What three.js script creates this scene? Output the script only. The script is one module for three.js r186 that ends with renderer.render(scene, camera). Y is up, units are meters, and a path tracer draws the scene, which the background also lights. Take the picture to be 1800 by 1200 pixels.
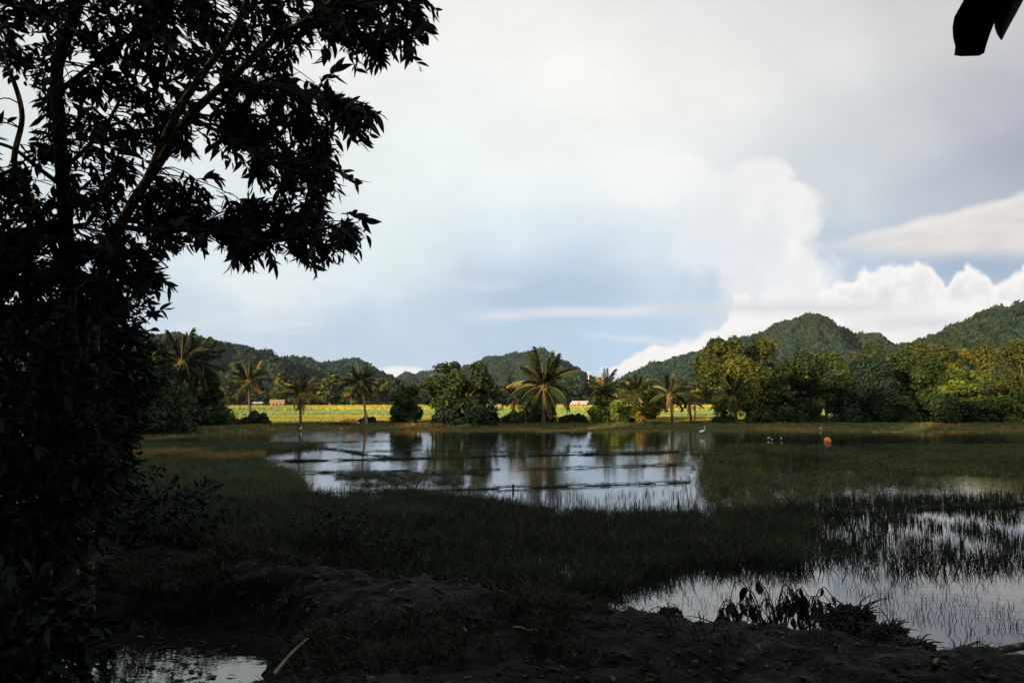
import * as THREE from 'three';
import { mergeGeometries } from 'three/addons/utils/BufferGeometryUtils.js';

// ---------------------------------------------------------------- camera, sky, sun, exposure
const scene = new THREE.Scene();
const EYE = 2.5, F = 1400, PITCH = Math.atan(106 / F);
const camera = new THREE.PerspectiveCamera(2 * Math.atan(600 / F) * 180 / Math.PI, 1.5, 0.05, 9000);
camera.position.set(0, EYE, 0);
camera.rotation.x = PITCH;
scene.add(camera);

const renderer = new THREE.WebGLRenderer({ antialias: true });
renderer.toneMapping = THREE.LinearToneMapping;
renderer.toneMappingExposure = 1.4;
renderer.shadowMap.enabled = true;

const SUN_DIR = new THREE.Vector3(-0.66, 0.128, 0.74).normalize();
const sun = new THREE.DirectionalLight(new THREE.Color().setRGB(1.0, 0.78, 0.5), 5);
sun.position.copy(SUN_DIR).multiplyScalar(400);
sun.target.position.set(0, 0, -60);
sun.position.add(sun.target.position);
sun.castShadow = true;
Object.assign(sun.shadow.camera, { left: -260, right: 260, top: 160, bottom: -160, near: 1, far: 1500 });
sun.shadow.mapSize.set(4096, 4096);
sun.shadow.radius = 1;
scene.add(sun, sun.target);
scene.fog = new THREE.FogExp2(new THREE.Color().setRGB(0.62, 0.72, 0.85), 0.00005);

// ---------------------------------------------------------------- numbers: random, noise, projection
function rng(seed) {
  let a = seed >>> 0;
  return () => { a = (a + 0x6D2B79F5) | 0; let t = Math.imul(a ^ (a >>> 15), 1 | a); t = (t + Math.imul(t ^ (t >>> 7), 61 | t)) ^ t; return ((t ^ (t >>> 14)) >>> 0) / 4294967296; };
}
const PERM = new Float32Array(65536); { const r = rng(7); for (let i = 0; i < 65536; i++) PERM[i] = r(); }
const hash2 = (ix, iy) => PERM[(Math.imul(ix, 73856093) ^ Math.imul(iy, 19349663)) >>> 4 & 65535];
function noise(x, y) {
  const ix = Math.floor(x), iy = Math.floor(y); let fx = x - ix, fy = y - iy;
  fx = fx * fx * (3 - 2 * fx); fy = fy * fy * (3 - 2 * fy);
  const a = hash2(ix, iy), b = hash2(ix + 1, iy), c = hash2(ix, iy + 1), d = hash2(ix + 1, iy + 1);
  return a + (b - a) * fx + (c - a) * fy + (a - b - c + d) * fx * fy;
}
function fbm(x, y, o = 4) { let s = 0, k = 0.5, n = 0; for (let i = 0; i < o; i++) { s += k * noise(x, y); n += k; k *= 0.5; x = x * 2.03 + 17.3; y = y * 2.03 - 9.1; } return s / n; }
const clamp = (x, a = 0, b = 1) => Math.min(b, Math.max(a, x));
const lerp = (a, b, t) => a + (b - a) * t;
const smooth = (a, b, x) => { const t = clamp((x - a) / (b - a)); return t * t * (3 - 2 * t); };
function poly(pts, x) { // piecewise linear y(x)
  if (x <= pts[0][0]) return pts[0][1];
  for (let i = 1; i < pts.length; i++) if (x <= pts[i][0]) { const [x0, y0] = pts[i - 1], [x1, y1] = pts[i]; return y0 + (y1 - y0) * (x - x0) / (x1 - x0); }
  return pts[pts.length - 1][1];
}
function inside(pts, x, y) {
  let c = false;
  for (let i = 0, j = pts.length - 1; i < pts.length; j = i++) { const [xi, yi] = pts[i], [xj, yj] = pts[j]; if ((yi > y) !== (yj > y) && x < (xj - xi) * (y - yi) / (yj - yi) + xi) c = !c; }
  return c;
}
const V = (x, y, z) => new THREE.Vector3(x, y, z);
const CP = Math.cos(PITCH), SP = Math.sin(PITCH);
function ray(X, Y) { const x = (X - 900) / F, y = (600 - Y) / F; return V(x, y * CP + SP, y * SP - CP); }
function at(X, Y, D) { const r = ray(X, Y); return r.multiplyScalar(D / -r.z).add(V(0, EYE, 0)); }       // the point of that sight line at depth D
function onLevel(X, Y, h = 0) { const r = ray(X, Y); return r.multiplyScalar((h - EYE) / r.y).add(V(0, EYE, 0)); } // ... at height h
function toPx(p) { const y = p.y - EYE, d = -(p.z * CP) + y * SP, u = y * CP + p.z * SP; return [900 + F * p.x / d, 600 - F * u / d]; }

// ---------------------------------------------------------------- the sky: air and clouds
{
  const W = 4096, H = 2048, data = new Float32Array(W * H * 4);
  const lin = (c) => { c /= 255; return c <= 0.04045 ? c / 12.92 : Math.pow((c + 0.055) / 1.055, 2.4); };
  const key = [[-300, 200, 214, 219, 226], [0, 450, 212, 220, 230], [100, 50, 226, 227, 230], [400, 100, 232, 232, 234], [650, 100, 236, 235, 236], [900, 30, 241, 239, 238], [1050, 150, 249, 247, 245], [1250, 150, 240, 238, 238], [1450, 80, 226, 224, 226], [1650, 60, 212, 209, 212],
    [1790, 60, 200, 198, 205], [1600, 250, 208, 210, 217], [1800, 255, 158, 161, 184], [1750, 290, 170, 173, 193], [1730, 210, 190, 190, 202], [1900, 200, 162, 164, 186], [1800, 160, 184, 184, 198], [1500, 340, 214, 219, 228], [1700, 330, 180, 185, 205], [1620, 360, 192, 200, 216], [700, 300, 236, 241, 245], [900, 300, 241, 245, 248], [1120, 300, 247, 247, 248], [450, 480, 229, 236, 242],
    [700, 450, 229, 237, 243], [900, 420, 226, 235, 244], [1150, 430, 222, 232, 243], [950, 515, 168, 186, 216], [880, 512, 178, 195, 222], [1030, 508, 178, 195, 222], [800, 570, 197, 212, 233], [600, 600, 190, 206, 229], [900, 610, 188, 207, 234], [1060, 600, 186, 208, 236], [400, 560, 203, 216, 232], [300, 600, 196, 210, 230],
    [1250, 490, 192, 208, 230], [1480, 470, 178, 195, 220], [1680, 480, 162, 181, 209], [1900, 470, 160, 178, 206], [2100, 250, 165, 168, 188], [700, -250, 226, 225, 227], [1300, -250, 224, 222, 224], [1900, -200, 196, 194, 202], [0, -200, 212, 214, 219], [900, 760, 190, 206, 230]]
    .map(([x, y, r, g, b]) => [x, y, lin(Math.min(252, r + 2)), lin(Math.min(252, g + 5)), lin(Math.min(250, b))]);
  const rowTop = [[1380, 545], [1430, 522], [1446, 500], [1462, 505], [1478, 487], [1500, 486], [1520, 462], [1540, 470], [1560, 464], [1600, 460], [1625, 454], [1642, 460], [1654, 482], [1666, 498], [1676, 482], [1700, 464], [1722, 474], [1744, 490], [1765, 484], [1800, 464], [1860, 440], [1950, 470], [2100, 450], [2300, 520]];
  const lowTop = [[1130, 665], [1180, 612], [1200, 588], [1216, 592], [1232, 574], [1262, 566], [1280, 548], [1290, 520], [1312, 512], [1330, 520], [1400, 535], [1460, 520], [2400, 540]];
  const smallTop = [[1040, 655], [1058, 640], [1090, 634], [1100, 622], [1124, 612], [1150, 599], [1172, 606], [1205, 604], [1260, 610], [1300, 640]];
  const leftTop = [[620, 665], [650, 645], [690, 641], [740, 645], [775, 660]];
  const S = 0.715;
  const mixc = (c, d, a) => { c[0] += (d[0] - c[0]) * a; c[1] += (d[1] - c[1]) * a; c[2] += (d[2] - c[2]) * a; };
  const white = [lin(253), lin(250), lin(247)], cream = [lin(240), lin(231), lin(223)], shadeC = [lin(216), lin(220), lin(224)];
  // the broad tones on a coarse grid
  const gx0 = -700, gy0 = -900, gs = 25, gw = 150, gh = 72, grid = new Float32Array(gw * gh * 3);
  for (let j = 0; j < gh; j++) for (let i = 0; i < gw; i++) {
    const X = gx0 + i * gs, Y = gy0 + j * gs; let r = 0, g = 0, b = 0, w = 0;
    for (const k of key) { const dx = X - k[0], dy = (Y - k[1]) * 1.5, q = 1 / Math.pow(dx * dx + dy * dy + 6500, 1.7); r += k[2] * q; g += k[3] * q; b += k[4] * q; w += q; }
    grid.set([r / w, g / w, b / w], (j * gw + i) * 3);
  }
  const base = (X, Y, c) => {
    const x = clamp((X - gx0) / gs, 0, gw - 1.01), y = clamp((Y - gy0) / gs, 0, gh - 1.01), i = x | 0, j = y | 0, u = x - i, v = y - j, o = (j * gw + i) * 3;
    for (let k = 0; k < 3; k++) c[k] = lerp(lerp(grid[o + k], grid[o + 3 + k], u), lerp(grid[o + gw * 3 + k], grid[o + gw * 3 + 3 + k], u), v);
  };
  const billow = (x, y) => { let s = 0, k = 0.5; for (let i = 0; i < 4; i++) { s += k * Math.abs(2 * noise(x, y) - 1); k *= 0.5; x = x * 2.1 + 5; y = y * 2.1 + 3; } return s; };
  const c = [0, 0, 0], g = [0, 0, 0];
  const low = [lin(198), lin(214), lin(230)], high = [lin(216), lin(218), lin(219)];
  for (let j = 0; j < H; j++) {
    const el = ((j + 0.5) / H - 0.5) * Math.PI, sy = Math.sin(el), cy = Math.cos(el);
    for (let i = 0; i < W; i++) {
      const o = (j * W + i) * 4;
      if (el < -0.02) { data[o] = 0.06; data[o + 1] = 0.065; data[o + 2] = 0.06; data[o + 3] = 1; continue; }
      const az = ((i + 0.5) / W - 0.5) * 2 * Math.PI, dx = cy * Math.cos(az), dz = cy * Math.sin(az);
      const depth = -dz * CP + sy * SP;
      // the rest of the sky goes on as the part in view: bluer low, grey-white cloud above
      const t = smooth(0.02, 0.45, sy);
      for (let k = 0; k < 3; k++) g[k] = lerp(low[k], high[k], t);
      const cov = fbm(dx / (sy + 0.25) * 1.4 + 31, dz / (sy + 0.25) * 1.4, 4);
      mixc(g, white, smooth(0.45, 0.75, cov) * 0.6);
      const w = smooth(0.3, 0.62, depth);
      if (w > 0) {
        const X = 900 + F * dx / depth, Y = 600 - F * (sy * CP + dz * SP) / depth;
        base(X, Y, c);
        // thin streaks low down, soft mottling above
        const st = fbm(X / 260 + 3, Y / 26 + 8 + fbm(X / 300, Y / 120, 2) * 3, 4);
        const lowBand = smooth(430, 520, Y) * (1 - smooth(620, 680, Y));
        mixc(c, white, lowBand * smooth(0.52, 0.78, st) * 0.24);
        const str = Math.exp(-Math.pow((Y - (552 - 0.03 * (X - 900)) - 10 * (fbm(X / 90, 4, 3) - 0.5)) / 9, 2)) * smooth(780, 900, X) * (1 - smooth(1120, 1200, X));
        mixc(c, white, str * 0.45 * (0.5 + st));
        const mo = fbm(X / 190 + 40, Y / 120 + 11, 5) - 0.5;
        const fine = fbm(X / 34 + 3 * mo, Y / 22 + 70, 4) - 0.5;
        for (let k = 0; k < 3; k++) c[k] *= 1 + mo * 0.16 + fine * 0.05;
        // the tall soft cumulus
        const qx = X + 40 * (fbm(X / 60 + 3, Y / 60, 4) - 0.5), qy = Y + 40 * (fbm(X / 60, Y / 60 + 30, 4) - 0.5), tn = (0.5 - billow(qx / 60, qy / 60)) * 70 + (fbm(X / 70, Y / 70, 5) - 0.5) * 70;
        const lobes = Math.max(1 - Math.hypot((X - 1335) / 62, (Y - 335 + 0) / 50), 1 - Math.hypot((X - 1372) / 66, (Y - 385) / 70), 1 - Math.hypot((X - 1290) / 90, (Y - 375) / 62), 1 - Math.hypot((X - 1300) / 120, (Y - 425) / 62), 1 - Math.hypot((X - 1360) / 110, (Y - 480) / 70), 0.8 - Math.hypot((X - 1205) / 130, (Y - 335) / 66));
        mixc(c, white, smooth(-0.14, 0.26, lobes + tn / 120) * (0.4 + 0.55 * fbm(qx / 40, qy / 40, 5)) * lerp(0.45, 1, smooth(1180, 1400, X)));
        // the long smooth band at the right
        const bt = 421 - Math.pow(clamp((X - 1430) / 370, 0, 2), 1.25) * 84 + (fbm(X / 45, Y / 45, 4) - 0.5) * 16, bb = 458 - 0.012 * (X - 1430) + (fbm(X / 80, 9, 3) - 0.5) * 12;
        const ba = smooth(-6, 13, Y - bt) * (1 - smooth(-26, 8, Y - bb)) * smooth(1370, 1640, X);
        mixc(c, cream, ba * (1 - 0.5 * fbm(X / 60 + 2, Y / 16, 5))); mixc(c, shadeC, ba * smooth(440, 462, Y) * 0.6);
        mixc(c, white, ba * (1 - smooth(0, 26, Y - bt)) * 0.5);
        // heaped clouds along the right
        const wx = X + 14 * (fbm(X / 24, Y / 24, 3) - 0.5), wy = Y + 14 * (fbm(X / 24 + 50, Y / 24, 3) - 0.5), bl = billow(wx / 52, wy / 52);
        const rt = Y - poly(rowTop, X) + 26 * (bl - 0.45) + 12 * (billow(wx / 17 + 9, wy / 17) - 0.45);
        const ra = smooth(-3, 9, rt) * smooth(1420, 1450, X);
        mixc(c, white, ra); mixc(c, shadeC, ra * smooth(0.28, 0.7, fbm(wx / 30, wy / 24, 5) * 0.7 + bl * 0.5) * smooth(2, 34, rt) * 0.85);
        const lt = Y - poly(lowTop, X) + 30 * (bl - 0.45) + 12 * (billow(wx / 19 + 4, wy / 19) - 0.45);
        const la = smooth(-5, 14, lt) * smooth(1160, 1200, X);
        mixc(c, white, la * 0.93); mixc(c, white, 0.45 * Math.exp(-Math.pow((lt + 10) / 26, 2)) * smooth(1200, 1300, X) * fbm(wx / 20, wy / 14, 4)); mixc(c, shadeC, la * smooth(0.3, 0.75, fbm(wx / 42 + 7, wy / 26, 5) * 0.8 + bl * 0.3) * smooth(2, 40, lt) * 0.45);
        const band = Math.exp(-Math.pow((Y - 541 - 8 * (fbm(X / 110, 2, 3) - 0.5)) / 13, 2)) * smooth(1120, 1200, X) * (1 - smooth(1520, 1700, X));
        mixc(c, shadeC, band * 0.75);
        const b2 = Math.exp(-Math.pow((Y - 568 - 10 * (fbm(X / 130, 6, 3) - 0.5)) / 15, 2)) * smooth(1500, 1600, X);
        mixc(c, shadeC, b2 * 0.8);
        const s2 = Y - poly(smallTop, X) + 16 * (bl - 0.45) + 8 * (billow(X / 14, Y / 14) - 0.45);
        mixc(c, white, smooth(-1, 6, s2) * smooth(1040, 1075, X) * (1 - smooth(1240, 1290, X)) * (1 - 0.75 * smooth(650, 668, Y)) * 0.92);
        const s3 = Y - poly(leftTop, X) + 10 * (bl - 0.45);
        mixc(c, white, smooth(-2, 6, s3) * smooth(625, 665, X) * (1 - smooth(750, 790, X)) * 0.85);
        for (let k = 0; k < 3; k++) g[k] = lerp(g[k], c[k], w);
      }
      data[o] = g[0] * S; data[o + 1] = g[1] * S; data[o + 2] = g[2] * S; data[o + 3] = 1;
    }
  }
  const sky = new THREE.DataTexture(data, W, H, THREE.RGBAFormat, THREE.FloatType);
  sky.mapping = THREE.EquirectangularReflectionMapping;
  sky.magFilter = sky.minFilter = THREE.LinearFilter; sky.wrapS = THREE.RepeatWrapping; sky.needsUpdate = true;
  scene.background = sky; scene.environment = sky;
}

// ---------------------------------------------------------------- naming
const used = new Map();
function numbered(n) { const k = used.get(n) || 0; used.set(n, k + 1); return k ? `${n}_${String(k).padStart(3, '0')}` : n; }
function tag(o, label, category, group, kind) {
  if (label) o.userData.label = label;
  if (category) o.userData.category = category;
  if (group) o.userData.group = group;
  if (kind) o.userData.kind = kind;
  return o;
}
function thing(name, label, category, pos, group) { const g = new THREE.Group(); g.name = numbered(name); g.position.copy(pos); scene.add(g); return tag(g, label, category, group); }
function part(name, geo, mat, parent, kind) { const m = new THREE.Mesh(geo, mat); m.name = name; m.castShadow = m.receiveShadow = true; parent.add(m); if (kind) m.userData.kind = kind; return m; }
function top(name, geo, mat, label, category, group, kind) { const m = new THREE.Mesh(geo, mat); m.name = numbered(name); m.castShadow = m.receiveShadow = true; scene.add(m); return tag(m, label, category, group, kind); }
function mass(name, geo, mat, mats, parent, colors) {
  const m = new THREE.InstancedMesh(geo, mat, mats.length);
  mats.forEach((q, i) => m.setMatrixAt(i, q));
  if (colors) colors.forEach((q, i) => m.setColorAt(i, q));
  m.name = parent === scene ? numbered(name) : name; m.castShadow = m.receiveShadow = true; m.userData.kind = 'stuff'; parent.add(m); return m;
}
const C = (r, g, b) => new THREE.Color().setRGB(r, g, b);
function placed(p, q, s) { return new THREE.Matrix4().compose(p, q, s.isVector3 ? s : V(s, s, s)); }
const UP = V(0, 1, 0);
const turnY = (a) => new THREE.Quaternion().setFromAxisAngle(UP, a);

// ---------------------------------------------------------------- textures and materials
function texture(n, fn, srgb = false) { // tiling texture from fn(u, v) -> [r, g, b] in 0..1 (linear albedo)
  const d = new Uint8Array(n * n * 4), enc = (x) => { x = clamp(x); return srgb ? (x <= 0.0031308 ? x * 12.92 : 1.055 * Math.pow(x, 1 / 2.4) - 0.055) : x; };
  for (let j = 0; j < n; j++) for (let i = 0; i < n; i++) { const q = fn(i / n, j / n), o = (j * n + i) * 4; d[o] = 255 * enc(q[0]); d[o + 1] = 255 * enc(q[1]); d[o + 2] = 255 * enc(q[2]); d[o + 3] = 255; }
  const t = new THREE.DataTexture(d, n, n); t.wrapS = t.wrapT = THREE.RepeatWrapping; t.magFilter = THREE.LinearFilter; t.minFilter = THREE.LinearMipmapLinearFilter; t.generateMipmaps = true;
  if (srgb) t.colorSpace = THREE.SRGBColorSpace; t.needsUpdate = true; return t;
}
function tiled(u, v, k, o, s) { // noise that wraps
  const f = (x, y) => fbm(x * k + s, y * k + s * 1.7, o), a = smooth(0.75, 1, u), b = smooth(0.75, 1, v);
  return lerp(lerp(f(u, v), f(u - 1, v), a), lerp(f(u, v - 1), f(u - 1, v - 1), a), b);
}
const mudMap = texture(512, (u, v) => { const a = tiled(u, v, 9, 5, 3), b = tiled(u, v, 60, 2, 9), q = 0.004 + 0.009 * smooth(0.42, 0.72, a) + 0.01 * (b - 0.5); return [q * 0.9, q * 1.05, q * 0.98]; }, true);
const mudBump = texture(512, (u, v) => { const q = tiled(u, v, 14, 6, 21); return [q, q, q]; });
const sunPatchBarkMap = texture(256, (u, v) => { const a = tiled(u, v, 22, 4, 5), l = 0.9 * smooth(0.5, 0.66, tiled(u, v, 5, 5, 33)); return [lerp(0.02 + 0.03 * a, 0.5, l), lerp(0.018 + 0.028 * a, 0.3, l), lerp(0.015 + 0.02 * a, 0.08, l)]; }, true);  // golden blotches put low sunlight into the bark colour
const barkBump = texture(256, (u, v) => { const q = tiled(u, v * 0.4, 26, 4, 8); return [q, q, q]; });
const rippleBump = texture(512, (u, v) => { const q = 0.6 * tiled(u, v, 10, 3, 2) + 0.4 * tiled(u, v, 34, 3, 12); return [q, q, q]; });
const soilMap = texture(512, (u, v) => { const a = tiled(u, v, 8, 5, 13), b = tiled(u, v, 50, 2, 19); return [0.07 + 0.05 * a + 0.03 * (b - 0.5), 0.065 + 0.06 * a, 0.028 + 0.015 * a]; }, true);

const std = (o) => new THREE.MeshStandardMaterial({ roughness: 0.85, ...o });
const dull = (o) => new THREE.MeshPhysicalMaterial({ roughness: 0.8, specularIntensity: 0.3, ...o });
const M = {
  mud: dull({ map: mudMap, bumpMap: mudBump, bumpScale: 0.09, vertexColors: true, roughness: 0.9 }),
  soil: std({ map: soilMap, roughness: 0.95 }),
  water: new THREE.MeshPhysicalMaterial({ color: C(0.010, 0.013, 0.011), roughness: 0.025, ior: 2.33, bumpMap: rippleBump, bumpScale: 0.0022 }),
  grass: dull({ color: C(1, 1, 1) }),
  leaf: dull({ color: C(1, 1, 1) }),
  vleaf: dull({ vertexColors: true }),
  bark: dull({ map: sunPatchBarkMap, bumpMap: barkBump, bumpScale: 0.012 }),
  stemBark: dull({ map: sunPatchBarkMap, color: C(0.8, 0.8, 0.75), bumpMap: barkBump, bumpScale: 0.012 }),
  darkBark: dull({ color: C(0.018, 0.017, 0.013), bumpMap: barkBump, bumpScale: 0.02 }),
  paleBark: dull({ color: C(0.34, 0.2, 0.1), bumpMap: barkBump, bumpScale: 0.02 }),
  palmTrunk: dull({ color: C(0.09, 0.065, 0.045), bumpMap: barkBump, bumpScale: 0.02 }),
  rachis: dull({ color: C(0.42, 0.3, 0.08) }),
  hill: dull({ color: C(0.03, 0.042, 0.028) }),
  twig: dull({ color: C(0.02, 0.017, 0.014) }),
  dryStick: std({ color: C(0.3, 0.22, 0.12) }),
  egret: std({ color: C(0.85, 0.85, 0.83), roughness: 0.6 }),
  egretDark: std({ color: C(0.05, 0.045, 0.03) }), beak: std({ color: C(0.5, 0.33, 0.05) }),
  wallCream: std({ color: C(0.55, 0.5, 0.42) }), wallWhite: std({ color: C(0.45, 0.44, 0.41) }), roofRed: std({ color: C(0.42, 0.2, 0.11) }), roofTin: std({ color: C(0.6, 0.5, 0.42), roughness: 0.5 }), dark: std({ color: C(0.02, 0.02, 0.02) }),
  mast: std({ color: C(0.75, 0.75, 0.75) }), straw: std({ color: C(1, 1, 1) }),
};

// ---------------------------------------------------------------- shapes
function tube(pts, r0, r1, sides = 7, seg = 0, uvLen = 0.6) { // tapered tube through points
  const curve = new THREE.CatmullRomCurve3(pts), n = seg || Math.max(2, pts.length * 3), L = curve.getLength();
  const pos = [], uv = [], idx = [], fr = curve.computeFrenetFrames(n, false);
  for (let i = 0; i <= n; i++) {
    const t = i / n, p = curve.getPointAt(t), r = typeof r0 === 'function' ? r0(t) : lerp(r0, r1, t);
    for (let k = 0; k <= sides; k++) {
      const a = k / sides * 2 * Math.PI, N = fr.normals[i], B = fr.binormals[i], ca = Math.cos(a) * r, sa = Math.sin(a) * r;
      pos.push(p.x + N.x * ca + B.x * sa, p.y + N.y * ca + B.y * sa, p.z + N.z * ca + B.z * sa); uv.push(k / sides, t * L / uvLen);
    }
  }
  const w = sides + 1;
  for (let i = 0; i < n; i++) for (let k = 0; k < sides; k++) { const a = i * w + k; idx.push(a, a + w, a + 1, a + 1, a + w, a + w + 1); }
  for (const [row, flip] of [[0, 1], [n, 0]]) { const p = curve.getPointAt(row / n), c = pos.length / 3; pos.push(p.x, p.y, p.z); uv.push(0.5, row / n * L / uvLen); for (let k = 0; k < sides; k++) { const a = row * w + k; flip ? idx.push(c, a, a + 1) : idx.push(c, a + 1, a); } }
  return geom(pos, idx, uv);
}
function geom(pos, idx, uv, col) {
  const g = new THREE.BufferGeometry(); g.setAttribute('position', new THREE.Float32BufferAttribute(pos, 3));
  if (uv) g.setAttribute('uv', new THREE.Float32BufferAttribute(uv, 2));
  if (col) g.setAttribute('color', new THREE.Float32BufferAttribute(col, 3));
  g.setIndex(idx); g.computeVertexNormals(); return g;
}
function leafShape(len, wid, curve, fold, seg = 6, tip = 0) { // along +z, a folded and curved blade
  const pos = [], idx = [];
  for (let i = 0; i <= seg; i++) {
    const t = i / seg, w = wid * Math.pow(Math.sin(Math.PI * Math.pow(lerp(0.03, 1 - tip, t), 0.85)), 0.9) * 0.5, a = curve * t, x = len * curve * t * t * 0.4, y = -len * curve * 0.35 * t * t, z = len * t;
    pos.push(x - w * Math.cos(a), y + w * fold, z + w * Math.sin(a) * 0.4, x, y, z, x + w * Math.cos(a), y + w * fold, z - w * Math.sin(a) * 0.4);
  }
  for (let i = 0; i < seg; i++) { const a = i * 3; for (const b of [a, a + 1]) idx.push(b, b + 3, b + 1, b + 1, b + 3, b + 4); }
  return geom(pos, idx);
}
function tuftShape(r, n, h, spread, wid, bend) { // grass blades on one root
  const pos = [], idx = [];
  for (let i = 0; i < n; i++) {
    const a = r() * 6.283, d = Math.sqrt(r()) * spread, hh = h * (0.55 + 0.6 * r()), b = bend * (0.3 + r()) * hh, w = wid * (0.6 + 0.7 * r()), f = r() * 6.283, cx = Math.cos(f) * w / 2, cz = Math.sin(f) * w / 2;
    const x = Math.cos(a) * d, z = Math.sin(a) * d, dx = Math.cos(a + r() - 0.5) * b, dz = Math.sin(a + r() - 0.5) * b, o = pos.length / 3;
    pos.push(x - cx, -0.04, z - cz, x + cx, -0.04, z + cz, x + dx * 0.32 - cx * 0.8, hh * 0.58, z + dz * 0.32 - cz * 0.8, x + dx * 0.32 + cx * 0.8, hh * 0.58, z + dz * 0.32 + cz * 0.8, x + dx, hh, z + dz);
    idx.push(o, o + 1, o + 2, o + 1, o + 3, o + 2, o + 2, o + 3, o + 4);
  }
  return geom(pos, idx);
}

// ---------------------------------------------------------------- ground, water, mud bank
const PLAIN = 0.35;
function shoreZ(x) { return -71.5 + 2.2 * (fbm(x / 9 + 4, 2.2, 3) - 0.5) + 2.4 * smooth(10, 60, x) + 15 * smooth(-19, -25, x); }
function groundH(x, z) { // the wide ground: paddy bed, far bank, plain
  if (z > 3) return lerp(-0.4, 0.55, smooth(3, 9, z)) + 0.25 * (fbm(x / 5, z / 5, 3) - 0.5);
  const s = shoreZ(x) - z;
  return lerp(-0.4, PLAIN, smooth(-1.2, 4.5, s)) + (s > 0 && s < 15 ? 0.16 * (fbm(x / 2.5, z / 2.5, 3) - 0.5) * smooth(0, 1.5, s) * (1 - smooth(8, 15, s)) : 0);
}
{
  const xs = [], zs = [];
  for (let x = -4000; x < -160; x += 320) xs.push(x); for (let x = -160; x <= 160; x += 1.6) xs.push(x); for (let x = 480; x <= 4000; x += 320) xs.push(x);
  for (let z = 700; z > 60; z -= 80) zs.push(z); for (let z = 60; z > 10; z -= 5) zs.push(z); for (let z = 10; z >= 2; z -= 1) zs.push(z); for (let z = -6; z > -46; z -= 10) zs.push(z); for (let z = -46; z >= -90; z -= 0.6) zs.push(z); for (let z = -100; z > -400; z -= 25) zs.push(z); for (let z = -500; z >= -4500; z -= 250) zs.push(z);
  const pos = [], uv = [], idx = [], w = xs.length;
  for (const z of zs) for (const x of xs) { pos.push(x, groundH(x, z), z); uv.push(x / 6, z / 6); }
  for (let j = 0; j + 1 < zs.length; j++) for (let i = 0; i + 1 < w; i++) { const a = j * w + i; idx.push(a, a + 1, a + w, a + 1, a + w + 1, a + w); }
  top('ground', geom(pos, idx, uv), M.soil, 'olive soil of the far bank and the plain behind it', 'ground', null, 'structure');
}
{
  const g = new THREE.PlaneGeometry(400, 84, 1, 1); g.rotateX(-Math.PI / 2); g.translate(0, 0, -34);
  const p = g.attributes.position, uv = g.attributes.uv; for (let i = 0; i < p.count; i++) uv.setXY(i, p.getX(i) / 3.2, p.getZ(i) / 1.6);
  top('water', g, M.water, 'still water of the flooded paddies mirroring sky and palms', 'water', null, 'structure');
}
// the earth dike running from the left distance to the near right, with a puddle on this side of it
const DIKE_A = V(-4.2, 0, -10.9), DIKE_B = V(4.2, 0, -6.3), DIKE_D = DIKE_B.clone().sub(DIKE_A).normalize(), DIKE_N = V(-DIKE_D.z, 0, DIKE_D.x);
function mudH(x, z) {
  const s = (x - DIKE_A.x) * DIKE_N.x + (z - DIKE_A.z) * DIKE_N.z, l = (x - DIKE_A.x) * DIKE_D.x + (z - DIKE_A.z) * DIKE_D.z; // s > 0: this side
  const wob = 0.7 * (fbm(l / 1.4 + 5, 3, 3) - 0.5), e = s + wob;
  const crest = 0.46 + 0.16 * (fbm(l / 1.1, 7, 3) - 0.5) - 0.05 * smooth(6, 10, l);
  let h = e < 0 ? lerp(-0.42, crest, smooth(-1.25, 0.1, e)) : lerp(crest, 0.2, smooth(0.2, 1.9, e));
  if (e > 0) h += 0.55 * smooth(3.4, 6, e);
  const grassy = 1 - smooth(-0.8, 2.6, l);   // left end: the dike widens into the grassy land
  if (e < 0) h = Math.max(h, lerp(-0.42, 0.12, grassy * smooth(-9, -5, e)));
  const pd = Math.hypot((x + 3.4) / 1.35, (z + 7.7) / 1.6) + 0.5 * (fbm(x * 1.3, z * 1.3, 3) - 0.5);
  h = lerp(-0.16, h, smooth(0.72, 1.2, pd));
  const am = smooth(-0.2, 0.25, h);
  h += am * (0.06 * Math.abs(2 * fbm(x * 3.1 + 4, z * 3.1, 4) - 1) + 0.11 * (fbm(x * 1.7, z * 1.7, 4) - 0.5) + 0.11 * Math.pow(fbm(x * 5 + 9, z * 5, 3), 1.5) + 0.055 * (fbm(x * 15, z * 15, 4) - 0.5));
  return h;
}
{
  const x0 = -13, x1 = 9, z0 = -19, z1 = 3.6, d = 0.07, nx = Math.round((x1 - x0) / d), nz = Math.round((z1 - z0) / d), pos = [], uv = [], idx = [], col = [];
  for (let j = 0; j <= nz; j++) for (let i = 0; i <= nx; i++) {
    const x = x0 + i * d, z = z0 + j * d, h = mudH(x, z);
    const edge = Math.min(1, Math.min(i, nx - i, j, nz - j) / 6);
    pos.push(x, lerp(-0.45, h, j > nz - 6 ? 1 : edge), z); uv.push(x / 2.3, z / 2.3);
    // drier, paler crust in patches along the crest
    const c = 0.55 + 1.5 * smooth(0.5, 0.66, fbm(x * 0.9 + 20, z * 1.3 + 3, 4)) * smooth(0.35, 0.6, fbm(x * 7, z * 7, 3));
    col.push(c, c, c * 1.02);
  }
  const w = nx + 1;
  for (let j = 0; j < nz; j++) for (let i = 0; i < nx; i++) { const a = j * w + i; idx.push(a, a + w, a + 1, a + 1, a + w, a + w + 1); }
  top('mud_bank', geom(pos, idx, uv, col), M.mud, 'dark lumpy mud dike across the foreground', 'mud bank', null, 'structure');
}
function land(x, z) { return x > -13 && x < 9 && z > -19 && z < 3.6 ? Math.max(mudH(x, z), -0.02) : z < -46 || z > 3 ? groundH(x, z) : 0; }

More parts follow.
